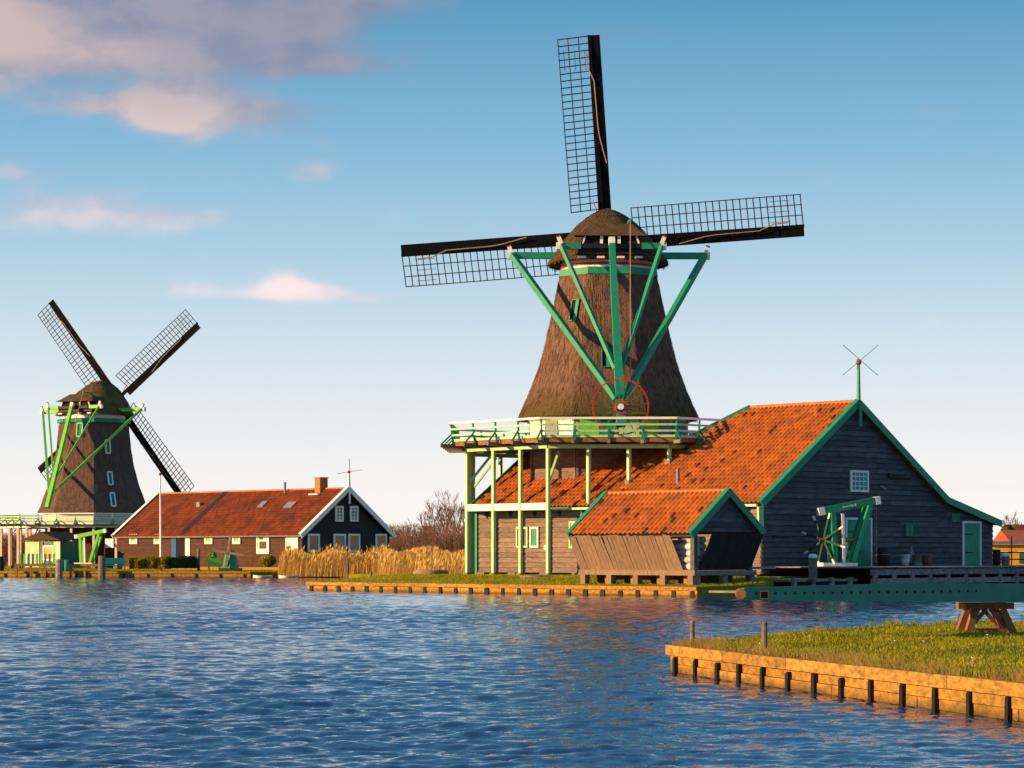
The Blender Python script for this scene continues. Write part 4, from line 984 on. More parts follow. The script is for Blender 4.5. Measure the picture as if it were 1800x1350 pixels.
while z < SZR - .3:
    z1 = z + .21; a_, b_ = max(.05, (z - SZE) / SPIT + .06), min(SW_ - .05, SW_ - (z - SZE) / SPIT - .06); c_, d_ = (z1 - SZE) / SPIT + .06, SW_ - (z1 - SZE) / SPIT - .06
    MB().hexa([(a_, -.165, z), (b_, -.165, z), (b_, -.125, z), (a_, -.125, z), (c_, -.135, z1 - .005), (d_, -.135, z1 - .005), (d_, -.125, z1 - .005), (c_, -.125, z1 - .005)]).build('board', M['board_dark'], sgw)
    z = z1
ZS = 1.0                                            # sill height
for (g, s) in ((.35, .1), (.35, SL_ - .3), (SW_ - .35, .1), (SW_ - .35, SL_ - .3)):
    MB().box((g, s, (SG + SZE) / 2 - .1), (.22, .22, SZE - SG + .3)).build('corner_post', M['timber'] if s > 1 else M['board_dark'], shed)
MB().bar((.28, -.05, ZS), (.28, SL_ - .1, ZS), .24, .22).build('sill_beam', M['plank'], shed)
MB().bar((.15, -.0, ZS + .003), (SW_ - .1, -.0, ZS + .003), .24, .22).build('sill_beam', M['jetty'], shed)
MB().bar((.2, -.05, SZE - .18), (.2, SL_, SZE - .18), .14, .14).build('wall_plate', M['timber'], shed)
for i in range(5):
    MB().box((.28, .12 + (SL_ - .5) * i / 4, (SG + ZS) / 2 - .15), (.3, .3, ZS - SG + .1)).build('stump', M['plank'], shed)
for i in range(3): MB().box((.5 + 1.75 * i, .12, (SG + ZS) / 2 - .3), (.28, .28, ZS - SG + .4)).build('stump', M['jetty'], shed)
MB().box((2.3, SL_ / 2 + .2, .8), (2.6, SL_ - 1.2, .5)).build('plinth', M['soil'], shed)
for i in range(8): MB().box((1.0 + .3 * (i % 2), .9 + .8 * i, .66), (.5, .35, .4)).build('stacked_block', M['quay'], shed)
# slanting plank sides, flared outwards at the top
npk = 26
for i in range(npk):
    s0 = .92 + (SL_ - .75) * i / npk; s1 = .92 + (SL_ - .75) * (i + 1) / npk
    gap = .12 if i in (8, 17) else .008
    st, tp = s0 + .0, SZE - .22 + random.uniform(-.03, .03)
    MB().hexa([(.30, s0 - .25 + .004, ZS + .06), (.36, s0 - .25 + .004, ZS + .06), (.36, s1 - .25 - .004, ZS + .06), (.30, s1 - .25 - .004, ZS + .06),
               (-.28, s0 + .004 + gap, tp), (-.22, s0 + .004 + gap, tp), (-.22, s1 - .004, tp), (-.28, s1 - .004, tp)]).build('plank', M['plank'], shed)
    if i % 4 == 0: MB().hexa([(.285, s0 - .28, ZS + .07), (.315, s0 - .28, ZS + .07), (.315, s0 - .21, ZS + .07), (.285, s0 - .21, ZS + .07), (-.315, s0 - .03, tp - .01), (-.275, s0 - .03, tp - .01), (-.275, s0 + .04, tp - .01), (-.315, s0 + .04, tp - .01)]).build('cover_batten', M['plank'], shed)
for i in range(14):
    g0 = .55 + 3.35 * i / 14; g1 = .55 + 3.35 * (i + 1) / 14
    tp = SZE - .15 + random.uniform(-.03, .03)
    MB().hexa([(g0 + .004, .02, ZS + .12), (g1 - .004, .02, ZS + .12), (g1 - .004, .07, ZS + .12), (g0 + .004, .07, ZS + .12), (g0 + .36, -.46, tp), (g1 + .352, -.46, tp), (g1 + .352, -.41, tp), (g0 + .36, -.41, tp)]).build('plank', M['plank_dark'], shed)
# logs stacked inside, their pale ends at the open corner
lm = MB().tube((0, 0, 0), (0, 1, 0), .15, .145, 9).mesh('log', M['log'])
k = 0
for row in range(5):
    for c in range(3):
        for run in range(4):
            o = link('log', lm); gx_, sy_ = .50 + .34 * c + random.uniform(-.04, .04), .30 + 1.7 * run + random.uniform(-.08, .08)
            if run and (c or row < 4): continue
            x, y = CS[0] + G2[0] * gx_ + S2[0] * sy_, CS[1] + G2[1] * gx_ + S2[1] * sy_
            o.location = (x, y, 1.28 + .285 * row); o.rotation_euler = (0, 0, TH + random.uniform(-.05, .05)); o.scale = (1, random.uniform(1.4, 1.62), 1)
            tag(o, ('top log of the pile under the shed eave, ' + ('second', 'third', 'last')[run - 1] + ' from the corner') if run else ('pale cut log at the open shed corner, ' + ('lowest layer', 'second layer', 'middle layer', 'fourth layer', 'top layer')[row] + (', outermost', ', one in from the side', ', innermost')[c]), 'log', 'logs stacked in the open shed')
for o in list(COL.objects):
    if o.name.startswith('log') and 'label' not in o: bpy.data.objects.remove(o)

# ------------------------------------------------------------------ jetty before the gable
JZ = 1.22
def jetty():
    root = thing('jetty', 'weathered timber jetty with railed face before the dark barn gable', 'jetty', (CB[0], CB[1], 0), TH)
    # front edge in barn coordinates
    f0, f1 = -4.6, 32
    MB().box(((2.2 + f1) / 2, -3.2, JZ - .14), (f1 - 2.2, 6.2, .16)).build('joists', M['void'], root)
    n = 62
    for i in range(n):
        a = .4 + (f1 - .4) * i / n; b = .4 + (f1 - .4) * (i + 1) / n
        MB().box(((a + b) / 2, -3.22, JZ - .03 + random.uniform(-.004, .004)), (b - a - .012, 6.35, .06)).build('deck_plank', M['jetty'], root)
    for zq, h, o_ in ((JZ - .24, .26, 0), (JZ - .64, .25, 0), (JZ - 1.10, .2, .0)):
        for i in range(6):
            a = .2 + (f1 - .2) * i / 6; b = .2 + (f1 - .2) * (i + 1) / 6
            MB().bar((a + .01, -6.50 + o_, zq + random.uniform(-.015, .015)), (b - .01, -6.50 + o_, zq + random.uniform(-.015, .015)), .14, h).build('fender_beam', M['jetty'], root)
    for i in range(24):
        g = .45 + 1.36 * i
        if g < f1: MB().box((g, -6.52, .30), (.24, .12, 1.60)).build('jetty_post', M['jetty'], root)
    MB().box((16, -5.2, .2), (31.5, .1, 1.3)).build('deck_shade_sheet', M['void'], root)  # shade under the deck painted as a near-black sheet
    # lower landing towards the shed
    MB().box((-2.2, -3.0, .62), (4.8, 5.4, .10)).build('landing', M['jetty'], root)
    MB().box((-2.2, -5.6, .35), (4.6, .1, .5)).build('landing_shade_sheet', M['void'], root)  # shade below the landing, set as a near-black sheet
    for i in range(4): MB().box((-4.3 + 1.3 * i, -5.72, .15), (.2, .2, 1.2)).build('landing_post', M['jetty'], root)
    MB().bar((-4.6, -.6, 1.16), (.3, -.6, 1.16), .12, .12).build('step_rail', M['lead'], root)
    return root
jetty()
def jp(g, s, z=JZ): 
    x, y = barn_w(g, s); return (x, y, z)
def gs_at(x, y, s):
    """barn coordinate g of pixel column x on the line s = const"""
    o = barn_w(0, s); return on_plane(o, G2, x, y)[0]

post('mooring_post', 'stout grey mooring post with pale cap at the left end of the jetty', 1429, 1000, 976, 112.5, .19, M['timber'], M['white'])
post('mooring_post', 'stout grey mooring post with white top by the far railing', 1768, 996, 974, 128, .2, M['timber'], M['white'])
post('mooring_post', 'black round-headed post beside the far railing', 1752, 995, 966, 129, .2, M['black'])

# hoist with capstan arms
def hoist(name, label, loc, rz, gm, full=True, s=1.0):
    r = thing(name, label, 'hoist', loc, rz)
    def q(x, y, z): return (x * s, y * s, z * s)
    # x along the top beam, y depth, z up
    MB().bar(q(-.75, 0, .09), q(.95, 0, .09), .8 * s, .16 * s).build('base_sill', M['white'], r)
    for yy in (-.3, .3):
        MB().bar(q(-.12, yy, .16), q(-.22, yy, 2.45), .22 * s, .20 * s, up=(0, 1, 0)).build('upright', gm, r)
        MB().bar(q(.72, yy, .16), q(1.62, yy, 2.78), .22 * s, .20 * s, up=(0, 1, 0)).build('raking_leg', gm, r)
    MB().bar(q(.28, -.36, .17), q(.22, -.36, 2.42), .13 * s, .13 * s).build('white_pole', M['white'], r)
    bm = MB().bar(q(-.55, 0, 2.56), q(1.95, 0, 3.02), .3 * s, .34 * s).build('top_beam', gm, r)
    MB().bar(q(-.85, 0, 2.50), q(-.56, 0, 2.556), .32 * s, .36 * s).build('beam_end', M['white'], bm)
    MB().bar(q(1.96, 0, 3.02), q(2.2, 0, 3.065), .32 * s, .36 * s).build('beam_end', M['white'], bm)
    MB().tube(q(2.05, 0, 2.9), q(2.05, 0, .2), .015, .015, 4).build('hoist_rope', M['rope'], r)
    if full:
        for i in range(9):
            MB().box(q(.35 + .075 * i, -.162, 2.725 + .0137 * i), (.04, .012, random.uniform(.05, .12))).build('painted_mark', M['white'], bm)
        ax = Vector(q(-.55, 0, 1.22)); MB().tube(ax + Vector((-.25, 0, 0)), ax + Vector((1.5, 0, 0)), .10, .10, 8).build('axle', M['cross_timber'], r)
        MB().tube(ax + Vector((1.5, 0, 0)), ax + Vector((1.62, 0, 0)), .07, .07, 8).build('axle_tip', M['red'], r)
        for i in range(8):
            a = 2 * math.pi * (i + .35) / 8; d = Vector((-.52 * math.cos(a), .85 * math.cos(a), math.sin(a)))
            MB().bar(ax, ax + d * 1.05, .12, .10).build('capstan_arm', M['shaded_green'], r)
            MB().bar(ax + d * 1.05, ax + d * 1.32, .10, .08).build('arm_tip', M['white'], r)
    return r
g_ = gs_at(1468, 990, -1.9); hoist('hoist', 'dark green timber hoist with radiating capstan arms on the jetty', jp(g_, -1.9), TH - R(28), M['green'], True, 1.04)

def jar(name, label, x, yb, yt, s, prof, m_, band=None):
    g = gs_at(x, yb, s); w = jp(g, s); d = w[1]; h = (yb - yt) / F * d; wd = h
    r = thing(name, label, name.split('_')[-1], w)
    MB().lathe((0, 0, 0), [(a * h, b * h) for a, b in prof], 16).build('body', m_, r, smooth=True)
    if band: MB().lathe((0, 0, h * band[0]), [(prof[1][0] * h * 1.04, 0), (prof[1][0] * h * 1.06, h * band[1])], 16).build('band', band[2], r)
    return r
jar('barrel', 'tall black barrel standing against the barn gable', 1553, 996, 964, -1.0, [(.28, 0), (.36, .3), (.38, .55), (.34, .85), (.30, 1.0), (.02, 1.0)], M['black'], (.62, .05, M['lead']))
jar('flower_pot', 'pale pot with blue rim right of the black barrel', 1591, 996, 976, -1.2, [(.30, 0), (.40, .5), (.42, .85), (.48, .9), (.48, 1), (.02, 1)], M['log'], (.85, .16, M['blue']))
jar('flower_pot', 'brown pot with turquoise foot in the middle of the pots', 1612, 996, 976, -1.2, [(.36, 0), (.40, .4), (.42, .85), (.46, .9), (.46, 1), (.02, 1)], M['terracotta'], (.02, .3, M['teal']))
jar('flower_pot', 'plain brown clay pot at the end of the row of pots', 1630, 996, 977, -1.2, [(.34, 0), (.42, .5), (.46, .85), (.50, .9), (.50, 1), (.02, 1)], M['terracotta'])
jar('glass_jar', 'dull grey conical jar behind the flower pots', 1602, 994, 959, -.5, [(.20, 0), (.21, .35), (.15, .6), (.05, .85), (.06, 1), (.01, 1)], M['lead'])

# railing right of the barn
def railing():
    a = P(1748, 990, 130); b = P(1840, 990, 126)
    r = thing('iron_railing', 'thin black railing on the jetty right of the barn', 'railing', (a.x, a.y, JZ))
    d = b - a; d.z = 0
    for h in (.32, .68): MB().bar((0, 0, h), (d.x, d.y, h), .05, .06).build('rail', M['black'], r)
    for i in range(4):
        p = d * (i / 3); MB().bar((p.x, p.y, -.1), (p.x, p.y, 1.5 if i in (1, 2) else .8), .05, .05).build('upright', M['black'], r)
railing()

# ------------------------------------------------------------------ open swing-bridge leaf over the near water
def bridge_leaf():
    tip = P(1306, 1044, 36.2); end = P(1830, 1043, 39.8)
    r = thing('footbridge_leaf', 'green steel edge beam of an opened footbridge reaching out over the water', 'footbridge', (tip.x, tip.y, 0))
    d = Vector((end.x - tip.x, end.y - tip.y, 0)); L = d.length; d.normalize(); nrm_ = Vector((d.y, -d.x, 0))
    zt0, zb0 = P(1306, 1033.5, 36.2).z, P(1306, 1054, 36.2).z; zt1, zb1 = P(1830, 1026, 39.8).z, P(1830, 1059.5, 39.8).z
    K = 12
    rs = []
    for i in range(K + 1):
        f = i / K; top = zt0 + (zt1 - zt0) * f + .03 * math.sin(f * math.pi) ; bot = zb0 + (zb1 - zb0) * f - .012 * math.sin(min(1, f * 2) * math.pi)
        c = d * (L * f); rs.append([c + nrm_ * .03 + Vector((0, 0, bot)), c - nrm_ * .03 + Vector((0, 0, bot)), c - nrm_ * .03 + Vector((0, 0, top)), c + nrm_ * .03 + Vector((0, 0, top))])
    fix_normals(MB().rings(rs).build('edge_beam', M['bridge'], r))
    for i in range(25):
        s = .22 + .188 * i * 1.0
        f = s / L
        if f > 1: break
        z = zb0 + (zb1 - zb0) * f + (.52 + .16 * f) * ((zt0 + (zt1 - zt0) * f) - (zb0 + (zb1 - zb0) * f))
        if i == 1: continue
        c = d * s + nrm_ * .031; MB().box((c.x, c.y, z), (.035, .012, .035), math.atan2(d.y, d.x)).build('bolt_hole', M['void'], r)
    c = d * .02 + nrm_ * .06
    zc_ = (zt0 + zb0) / 2
    MB().tube(c - d * .12 + Vector((0, -.08, zc_)), c - d * .12 + Vector((.02, .22, zc_)), .075, .08, 14).build('log_buffer', M['cross_timber'], r)
    c = d * .36 + nrm_ * .045
    for dx, dz, w, h in ((0, -.055, .15, .014), (0, .055, .15, .014), (-.075, 0, .014, .124), (.075, 0, .014, .124)):
        q = c + d * dx; MB().box((q.x, q.y, zc_ - .02 + dz), (w, .03, h), math.atan2(d.y, d.x)).build('yellow_frame', M['yellow'], r)
    q = c - nrm_ * .004; MB().box((q.x, q.y, zc_ - .02), (.14, .02, .1), math.atan2(d.y, d.x)).build('slot', M['void'], r)
    # deck behind the edge beam
    for i in range(18):
        a = d * (.15 + (L - .1) * i / 18); b = d * (.15 + (L - .1) * (i + 1) / 18 - .015)
        z = (zt0 + (zt1 - zt0) * i / 18) - .05
        MB().hexa([a - nrm_ * .05 + Vector((0, 0, z - .03)), b - nrm_ * .05 + Vector((0, 0, z - .03)), b - nrm_ * .95 + Vector((0, 0, z - .03)), a - nrm_ * .95 + Vector((0, 0, z - .03)), a - nrm_ * .05 + Vector((0, 0, z)), b - nrm_ * .05 + Vector((0, 0, z)), b - nrm_ * .95 + Vector((0, 0, z)), a - nrm_ * .95 + Vector((0, 0, z))]).build('deck_plank', M['jetty'], r)
    return r
bridge_leaf()
def trestle():
    c = P(1736, 1113, 39.6); top = P(1736, 1060, 39.4).z; H = top - .50
    r = thing('trestle', 'reddish timber trestle carrying the green footbridge beam on the grass', 'trestle', (c.x, c.y, .50), R(10))
    MB().box((0, -.05, H - .05), (.80, .12, .10)).build('head_beam', M['cross_timber'], r)
    MB().box((0, .28, H - .05), (.80, .12, .10)).build('head_beam', M['cross_timber'], r)
    for s, w in ((-1, .1), (1, .1)):
        for yy in (-.05, .28):
            MB().bar((s * .22, yy, H - .1), (s * .42 + (.02 if yy > 0 else 0), yy - .08 + yy * .5, -.06), .11, .10, up=(0, 1, 0)).build('leg', M['cross_timber'], r)
            MB().bar((s * .03, yy + .02, H - .1), (s * .33, yy + .02, .12), .05, .06, up=(0, 1, 0)).build('strut', M['cross_timber'], r)
    MB().box((0, -.06, .10), (.62, .06, .06)).build('tie', M['cross_timber'], r)
    MB().box((0, .30, .10), (.62, .06, .06)).build('tie', M['cross_timber'], r)
trestle()

# millstones lying on the lawn
def millstone(label, x, yb, yt, wpx, d, zg):
    c = P(x, yb, d); r = wpx / 2 / F * d; h = (yb - yt) / F * d
    o = MB().lathe((0, 0, 0), [(r * .97, -.2), (r, .03), (r, h * .75), (r * .95, h), (r * .15, h * 1.04), (r * .14, h * .8), (.01, h * .8)], 28).build('millstone', M['stone'])
    o.location = (c.x, c.y, zg); return tag(o, label, 'millstone', 'old millstones lying on the lawn')
millstone('large old millstone lying flat on the lawn before the reeds', 757, 1011, 1000, 62, 134, .62)
millstone('flat worn millstone lying on the lawn before the barn wall', 941, 1021, 1013, 54, 122, .55)

# ------------------------------------------------------------------ far mill
DM2 = 240.0; MX = (165 - 900) / F * DM2
def z2(y, d=DM2): return EYE + (HOR - y) / F * d
tw2 = [(z2(902), 5.42), (z2(892), 5.15), (z2(875), 4.82), (z2(850), 4.30), (z2(820), 3.86), (z2(790), 3.58), (z2(765), 3.45), (z2(748), 3.36), (z2(741), 3.15)]
mill2, smock2, fp2 = make_mill('windmill', 'smaller distant thatched windmill behind the long brown house', MX, DM2, A02, 0, 0, tw2, 0, 0, None, None, False, M['thatch_far'], M['thatch_cap'], M['green'])
cap_and_sails(mill2, z2(731), R(-25), R(36), z2(701, DM2 + 3.6), 4.3, 12.0, M['lime'], M['thatch_cap'], z2(893, DM2 - 6.5), M['lime'], sc=1.09, wheel=False, hub_l=-.55, bt=.8)
MB().lathe((0, 0, z2(741)), [(3.0, -.05), (3.0, .55)], 24).build('white_curb', M['white'], mill2)
GZ2 = z2(917, DM2 - 8.3)
gal2, GV2 = gallery(mill2, A02, GZ2, 9.4, 8.7, M['pale_green'], .75, M['white'], M['cream'], lambda x, y: .6, 4.6, beam_m=M['white'], post_t=.22)
MB().rings([octring((0, 0), 4.75, GZ2 - .05, A02, 1, 1.0), octring((0, 0), 4.75, tw2[0][0] + .15, A02, 1, 1.0)]).build('painted_drum', M['white'], mill2)
MB().rings([octring((0, 0), 4.6, .5, A02, 1, 1.0), octring((0, 0), 4.6, GZ2 - .2, A02, 1, 1.0)]).build('base_wall', M['board_brown'], mill2)
def win2(k, lat, y0, y1, w, frame, glass=M['glass']):
    za, zb_ = z2(y1), z2(y0)
    a, b, c, d = fp2(k, lat - w / 2, za), fp2(k, lat + w / 2, za), fp2(k, lat + w / 2, zb_), fp2(k, lat - w / 2, zb_)
    n_ = (b - a).cross(d - a).normalized()
    if n_.dot(Vector((a.x, a.y, 0))) < 0: n_ = -n_
    W = MB().prism([p - n_ * .1 for p in (a, b, c, d)], n_ * .18).build('smock_window', glass, smock2)
    for p, q in ((a, b), (b, c), (c, d), (d, a)): MB().bar(p + n_ * .1, q + n_ * .1, .12, .12, up=tuple(n_)).build('window_frame', frame, W)
win2(0, -.1, 747, 770, .55, M['pale_green'], M['green'])
for y0, y1 in ((776, 799), (832, 854), (869, 892)): win2(1, .0, y0, y1, .42, M['white'], M['green_dark'])

# ------------------------------------------------------------------ long brown house
C2 = P(531, 974, 203); HG, HS2 = (math.cos(TH), math.sin(TH)), (-math.sin(TH), math.cos(TH))
CH = (C2.x, C2.y)
house = thing('long_house', 'long low brown house with dark red pantile roof and white bargeboards', 'house', (CH[0], CH[1], 0), TH)
HL = on_plane(CH, HS2, 207, 937)[0]; HW = on_plane(CH, HG, 684, 937)[0]
HZE = on_plane(CH, HS2, 531, 936)[1]; HR = HW / 2; HZR = on_plane(CH, HG, 606, 859)[1]; HP = (HZR - HZE) / HR; HB = .55
hgw = MB().prism([(0, .02, HB), (HW, .02, HB), (HW, .02, HZE), (HR, .02, HZR), (0, .02, HZE)], (0, .12, 0)).build('gable_wall', M['black'], house)
hsw = MB().prism([(.02, .02, HB), (.02, HL, HB), (.02, HL, HZE), (.02, .02, HZE)], (.12, 0, 0)).build('side_wall', M['board_brown'], house)
z = HB + .3
while z < HZR - .3:
    z1 = z + .34; a_, b_ = max(0, (z - HZE) / HP), min(HW, HW - (z - HZE) / HP); c_, d_ = max(0, (z1 - HZE) / HP), min(HW, HW - (z1 - HZE) / HP)
    MB().hexa([(a_, -.04, z), (b_, -.04, z), (b_, .015, z), (a_, .015, z), (c_, -.01, z1 - .01), (d_, -.01, z1 - .01), (d_, .015, z1 - .01), (c_, .015, z1 - .01)]).build('board', M['black'], hgw)
    if z1 < HZE:
        for i in range(4):
            s0, s1 = HL * i / 4 + .01, HL * (i + 1) / 4 - .01
            MB().hexa([(.015, s0, z), (-.04, s0, z), (-.04, s1, z), (.015, s1, z), (.015, s0, z1 - .01), (-.01, s0, z1 - .01), (-.01, s1, z1 - .01), (.015, s1, z1 - .01)]).build('board', M['board_brown'], hsw)
    z = z1
MB().box((-.03, HL / 2, HB + .05), (.1, HL, .26)).build('plinth', M['quay'], house)
MB().prism([(0, HL, HB), (HW, HL, HB), (HW, HL, HZE), (HR, HL, HZR), (0, HL, HZE)], (0, -.12, 0)).build('back_gable', M['board_brown'], house)
MB().box((HW - .06, HL / 2, (HB + HZE) / 2), (.12, HL - .2, HZE - HB)).build('rear_wall', M['board_brown'], house)
hrf = MB().prism([(-.25, -.3, HZE - .25 * HP), (HR, -.3, HZR), (HR, HL + .2, HZR), (-.25, HL + .2, HZE - .25 * HP)], (.05, 0, -.1)).build('roof', M['tile_black'], house); fix_normals(hrf)
hsl = math.hypot(HR, HZR - HZE)
tiled_slope(hrf, (-.25, HL + .2, HZE - .25 * HP + .01), (0, -1, 0), (HR / hsl, 0, (HZR - HZE) / hsl), HL + .5, hsl + .3, lambda x, y: True, 0, M['tile_far'], w=.26, l=.36)
MB().prism([(HR, -.3, HZR), (HW + .25, -.3, HZE - .25 * HP), (HW + .25, HL + .2, HZE - .25 * HP), (HR, HL + .2, HZR)], (-.05, 0, -.1)).build('rear_roof_slope', M['tile_far'], house)
MB().tube((HR, -.25, HZR), (HR, HL + .2, HZR + .02), .13, .13, 8).build('ridge', M['tile_ridge'], hrf)
for p, q in (((-.4, -.36, HZE - .4 * HP), (HR, -.36, HZR)), ((HR, -.363, HZR), (HW + .4, -.363, HZE - .4 * HP)), ((-.4, HL + .28, HZE - .4 * HP + .1), (HR, HL + .28, HZR + .1))):
    MB().bar(p, q, .1, .36).build('bargeboard', M['white'], house)
    MB().bar(Vector(p) + Vector((0, .16 if p[1] < 0 else -.16, .2)), Vector(q) + Vector((0, .16 if p[1] < 0 else -.16, .2)), .36, .06).build('barge_cap', M['white'], house)
MB().bar((-.34, -.2, HZE - .28), (-.34, HL, HZE - .28), .14, .14).build('gutter', M['timber'], house)
MB().box((HR, -.44, HZR - .75), (.16, .06, 1.0)).build('gable_pendant', M['white'], house)
def hside(x, y): return on_plane(CH, HS2, x, y)
def hgab(x, y): return on_plane(CH, HG, x, y)
def hs_panel(nm, x0, x1, y0, y1, body, frame, fw=.14):
    s1, zt_ = hside(x0, y0); s0, _ = hside(x1, y0); zb_ = hside((x0 + x1) / 2, y1)[1]
    w = MB().box((-.06, (s0 + s1) / 2, (zb_ + zt_) / 2), (.08, s1 - s0, zt_ - zb_)).build(nm, body, house)
    if frame:
        for sq in (s0, s1): MB().box((-.1, sq, (zb_ + zt_) / 2), (.1, fw, zt_ - zb_ + fw)).build('frame', frame, w)
        for zq in (zt_, zb_): MB().box((-.1, (s0 + s1) / 2, zq), (.1, s1 - s0 - fw - .004, fw)).build('frame', frame, w)
    return w
for x0, x1 in ((231, 242), (274, 284), (363, 374), (412, 423)): hs_panel('window', x0, x1, 941, 954, M['curtain'], M['white'], .22)
hs_panel('window', 188, 201, 948, 962, M['white'], M['white'], .1)
hs_panel('door', 303, 311, 941, 980, M['blue'], None); hs_panel('door_opening', 312, 326, 943, 980, M['void'], None); hs_panel('door_leaf', 327, 335, 939, 980, M['white'], None)
w = hs_panel('window', 454, 474, 939, 972, M['white'], M['white'], .15); s_, z_ = hside(464, 958)
MB().box((-.13, s_, z_), (.04, .9, .6)).build('poster', M['poster'], w); MB().box((-.135, s_ + .25, z_ + .55), (.04, .45, .2)).build('poster', M['poster'], w)
hs_panel('door', 505, 525, 939, 972, M['white'], M['white'], .12)
for x in (225, 250, 268, 292, 345, 358, 380, 405, 430, 450, 480, 500):
    s_, z_ = hside(x, 943); MB().box((-.16, s_, z_), (.22, .16, .22)).build('eave_bracket', M['black'], house)
def hg_panel(x0, x1, y0, y1, body, frame, grid=(1, 1)):
    g0, zt_ = hgab(x0, y0); g1, _ = hgab(x1, y0); zb_ = hgab((x0 + x1) / 2, y1)[1]; zt_ = hgab((x0 + x1) / 2, y0)[1]
    w = MB().box(((g0 + g1) / 2, -.06, (zb_ + zt_) / 2), (g1 - g0, .08, zt_ - zb_)).build('window', body, house)
    fw = .16
    for gq in (g0, g1): MB().box((gq, -.1, (zb_ + zt_) / 2), (fw, .1, zt_ - zb_ + fw)).build('frame', frame, w)
    for zq in (zt_, zb_): MB().box(((g0 + g1) / 2, -.1, zq), (g1 - g0 - fw - .004, .1, fw)).build('frame', frame, w)
    for i in range(1, grid[0]): MB().box((g0 + (g1 - g0) * i / grid[0], -.11, (zb_ + zt_) / 2), (.06, .05, zt_ - zb_ - fw)).build('glazing_bar', frame, w)
    for i in range(1, grid[1]): MB().box(((g0 + g1) / 2, -.105, zb_ + (zt_ - zb_) * i / grid[1]), (g1 - g0 - fw, .04, .06)).build('glazing_bar', frame, w)
    return w
hg_panel(589, 601, 891, 915, M['glass'], M['white'], (2, 4)); hg_panel(615, 627, 891, 915, M['glass'], M['white'], (2, 4))
for x0, x1 in ((541, 559), (586, 605), (612, 630), (660, 677)):
    w = hg_panel(x0, x1, 940, 969, M['glass_warm'], M['white'], (1, 1))
    if x0 >= 612:
        g0 = hgab(x0 + 3, 942)[0]; g1 = hgab(x1 - 3, 942)[0]; z_ = hgab((x0 + x1) / 2, 945)[1]
        MB().box(((g0 + g1) / 2, -.105, z_), (g1 - g0, .03, .26)).build('blind', M['yellow'], w)
# roof furniture
def roof_at(g, s): return Vector((g, s, HZE + HP * g))
def roof_px(x, y):
    # solve for the point of the near roof slope seen at a pixel
    u, v = (x - 900) / F, (HOR - y) / F
    best = None
    for gi in range(0, 61):
        g = HR * gi / 60
        o = (CH[0] + HG[0] * g, CH[1] + HG[1] * g); s, z_ = on_plane(o, HS2, x, y)
        e = abs(z_ - (HZE + HP * g))
        if best is None or e < best[0]: best = (e, g, s)
    return best[1], best[2]
ch_g, ch_s = HR - .3, None
o = (CH[0] + HG[0] * (HR - .2), CH[1] + HG[1] * (HR - .2)); ch_s = on_plane(o, HS2, 563, 858)[0]
chim = MB().box((HR - .1, ch_s, HZR + .28), (.82, .7, 1.3)).build('chimney', M['brick'], house); MB().box((HR - .1, ch_s, HZR + .97), (.92, .8, .08)).build('chimney_cap', M['lead'], chim)
MB().box((HR - .55, ch_s, HZR - .42), (.9, 1.2, .1)).build('flashing', M['white'], chim)
for x, y, sz in ((463, 888, .7), (511, 890, 1.1)):
    g, s = roof_px(x, y); p = roof_at(g, s); k_ = HR / hsl; j_ = (HZR - HZE) / hsl
    ux = Vector((k_, 0, j_)); nx = Vector((-j_, 0, k_))
    MB().prism([p - ux * .4 + Vector((0, -sz / 2, 0)) + nx * .08, p + ux * .4 + Vector((0, -sz / 2, 0)) + nx * .08, p + ux * .4 + Vector((0, sz / 2, 0)) + nx * .08, p - ux * .4 + Vector((0, sz / 2, 0)) + nx * .08], nx * .1).build('skylight', M['lead'], hrf)
g, s = roof_px(351, 891); p = roof_at(g, s); MB().box((p.x, p.y, p.z + .2), (.4, .5, .4)).build('roof_vent', M['lead'], hrf)
g, s = roof_px(501, 868); p = roof_at(g, s); MB().tube(p, p + Vector((0, 0, 1.0)), .09, .12, 7).build('vent_pipe', M['lead'], hrf)
ga, sa_ = roof_px(398, 866); gb, sb_ = roof_px(330, 931)
nx = Vector((-(HZR - HZE) / hsl, 0, HR / hsl)); sm = (sa_ + sb_) / 2
MB().prism([roof_at(-.2, sm - .35) + nx * .07, roof_at(HR - .05, sm - .35) + nx * .07, roof_at(HR - .05, sm + .35) + nx * .07, roof_at(-.2, sm + .35) + nx * .07], nx * .05).build('dark_tile_strip', M['tile_black'], hrf)
# vane
v0 = Vector((HR, -.35, HZR)); va = MB().bar(v0, v0 + Vector((0, 0, 1.25)), .2, .2, w2=.12, h2=.12).build('weather_vane', M['white'], house)
MB().lathe((v0.x, v0.y, v0.z + 1.25), [(.08, 0), (.16, .12), (.03, .26)], 8).build('vane_knob', M['red'], va)
hb = v0 + Vector((0, -.1, 1.4))
for ang in (92, 8, 190):
    dv = Vector((math.cos(R(ang)) * CT, -math.cos(R(ang)) * ST, math.sin(R(ang)))); MB().bar(hb, hb + dv * 1.05, .05, .04).build('vane_arm', M['lead'], va)

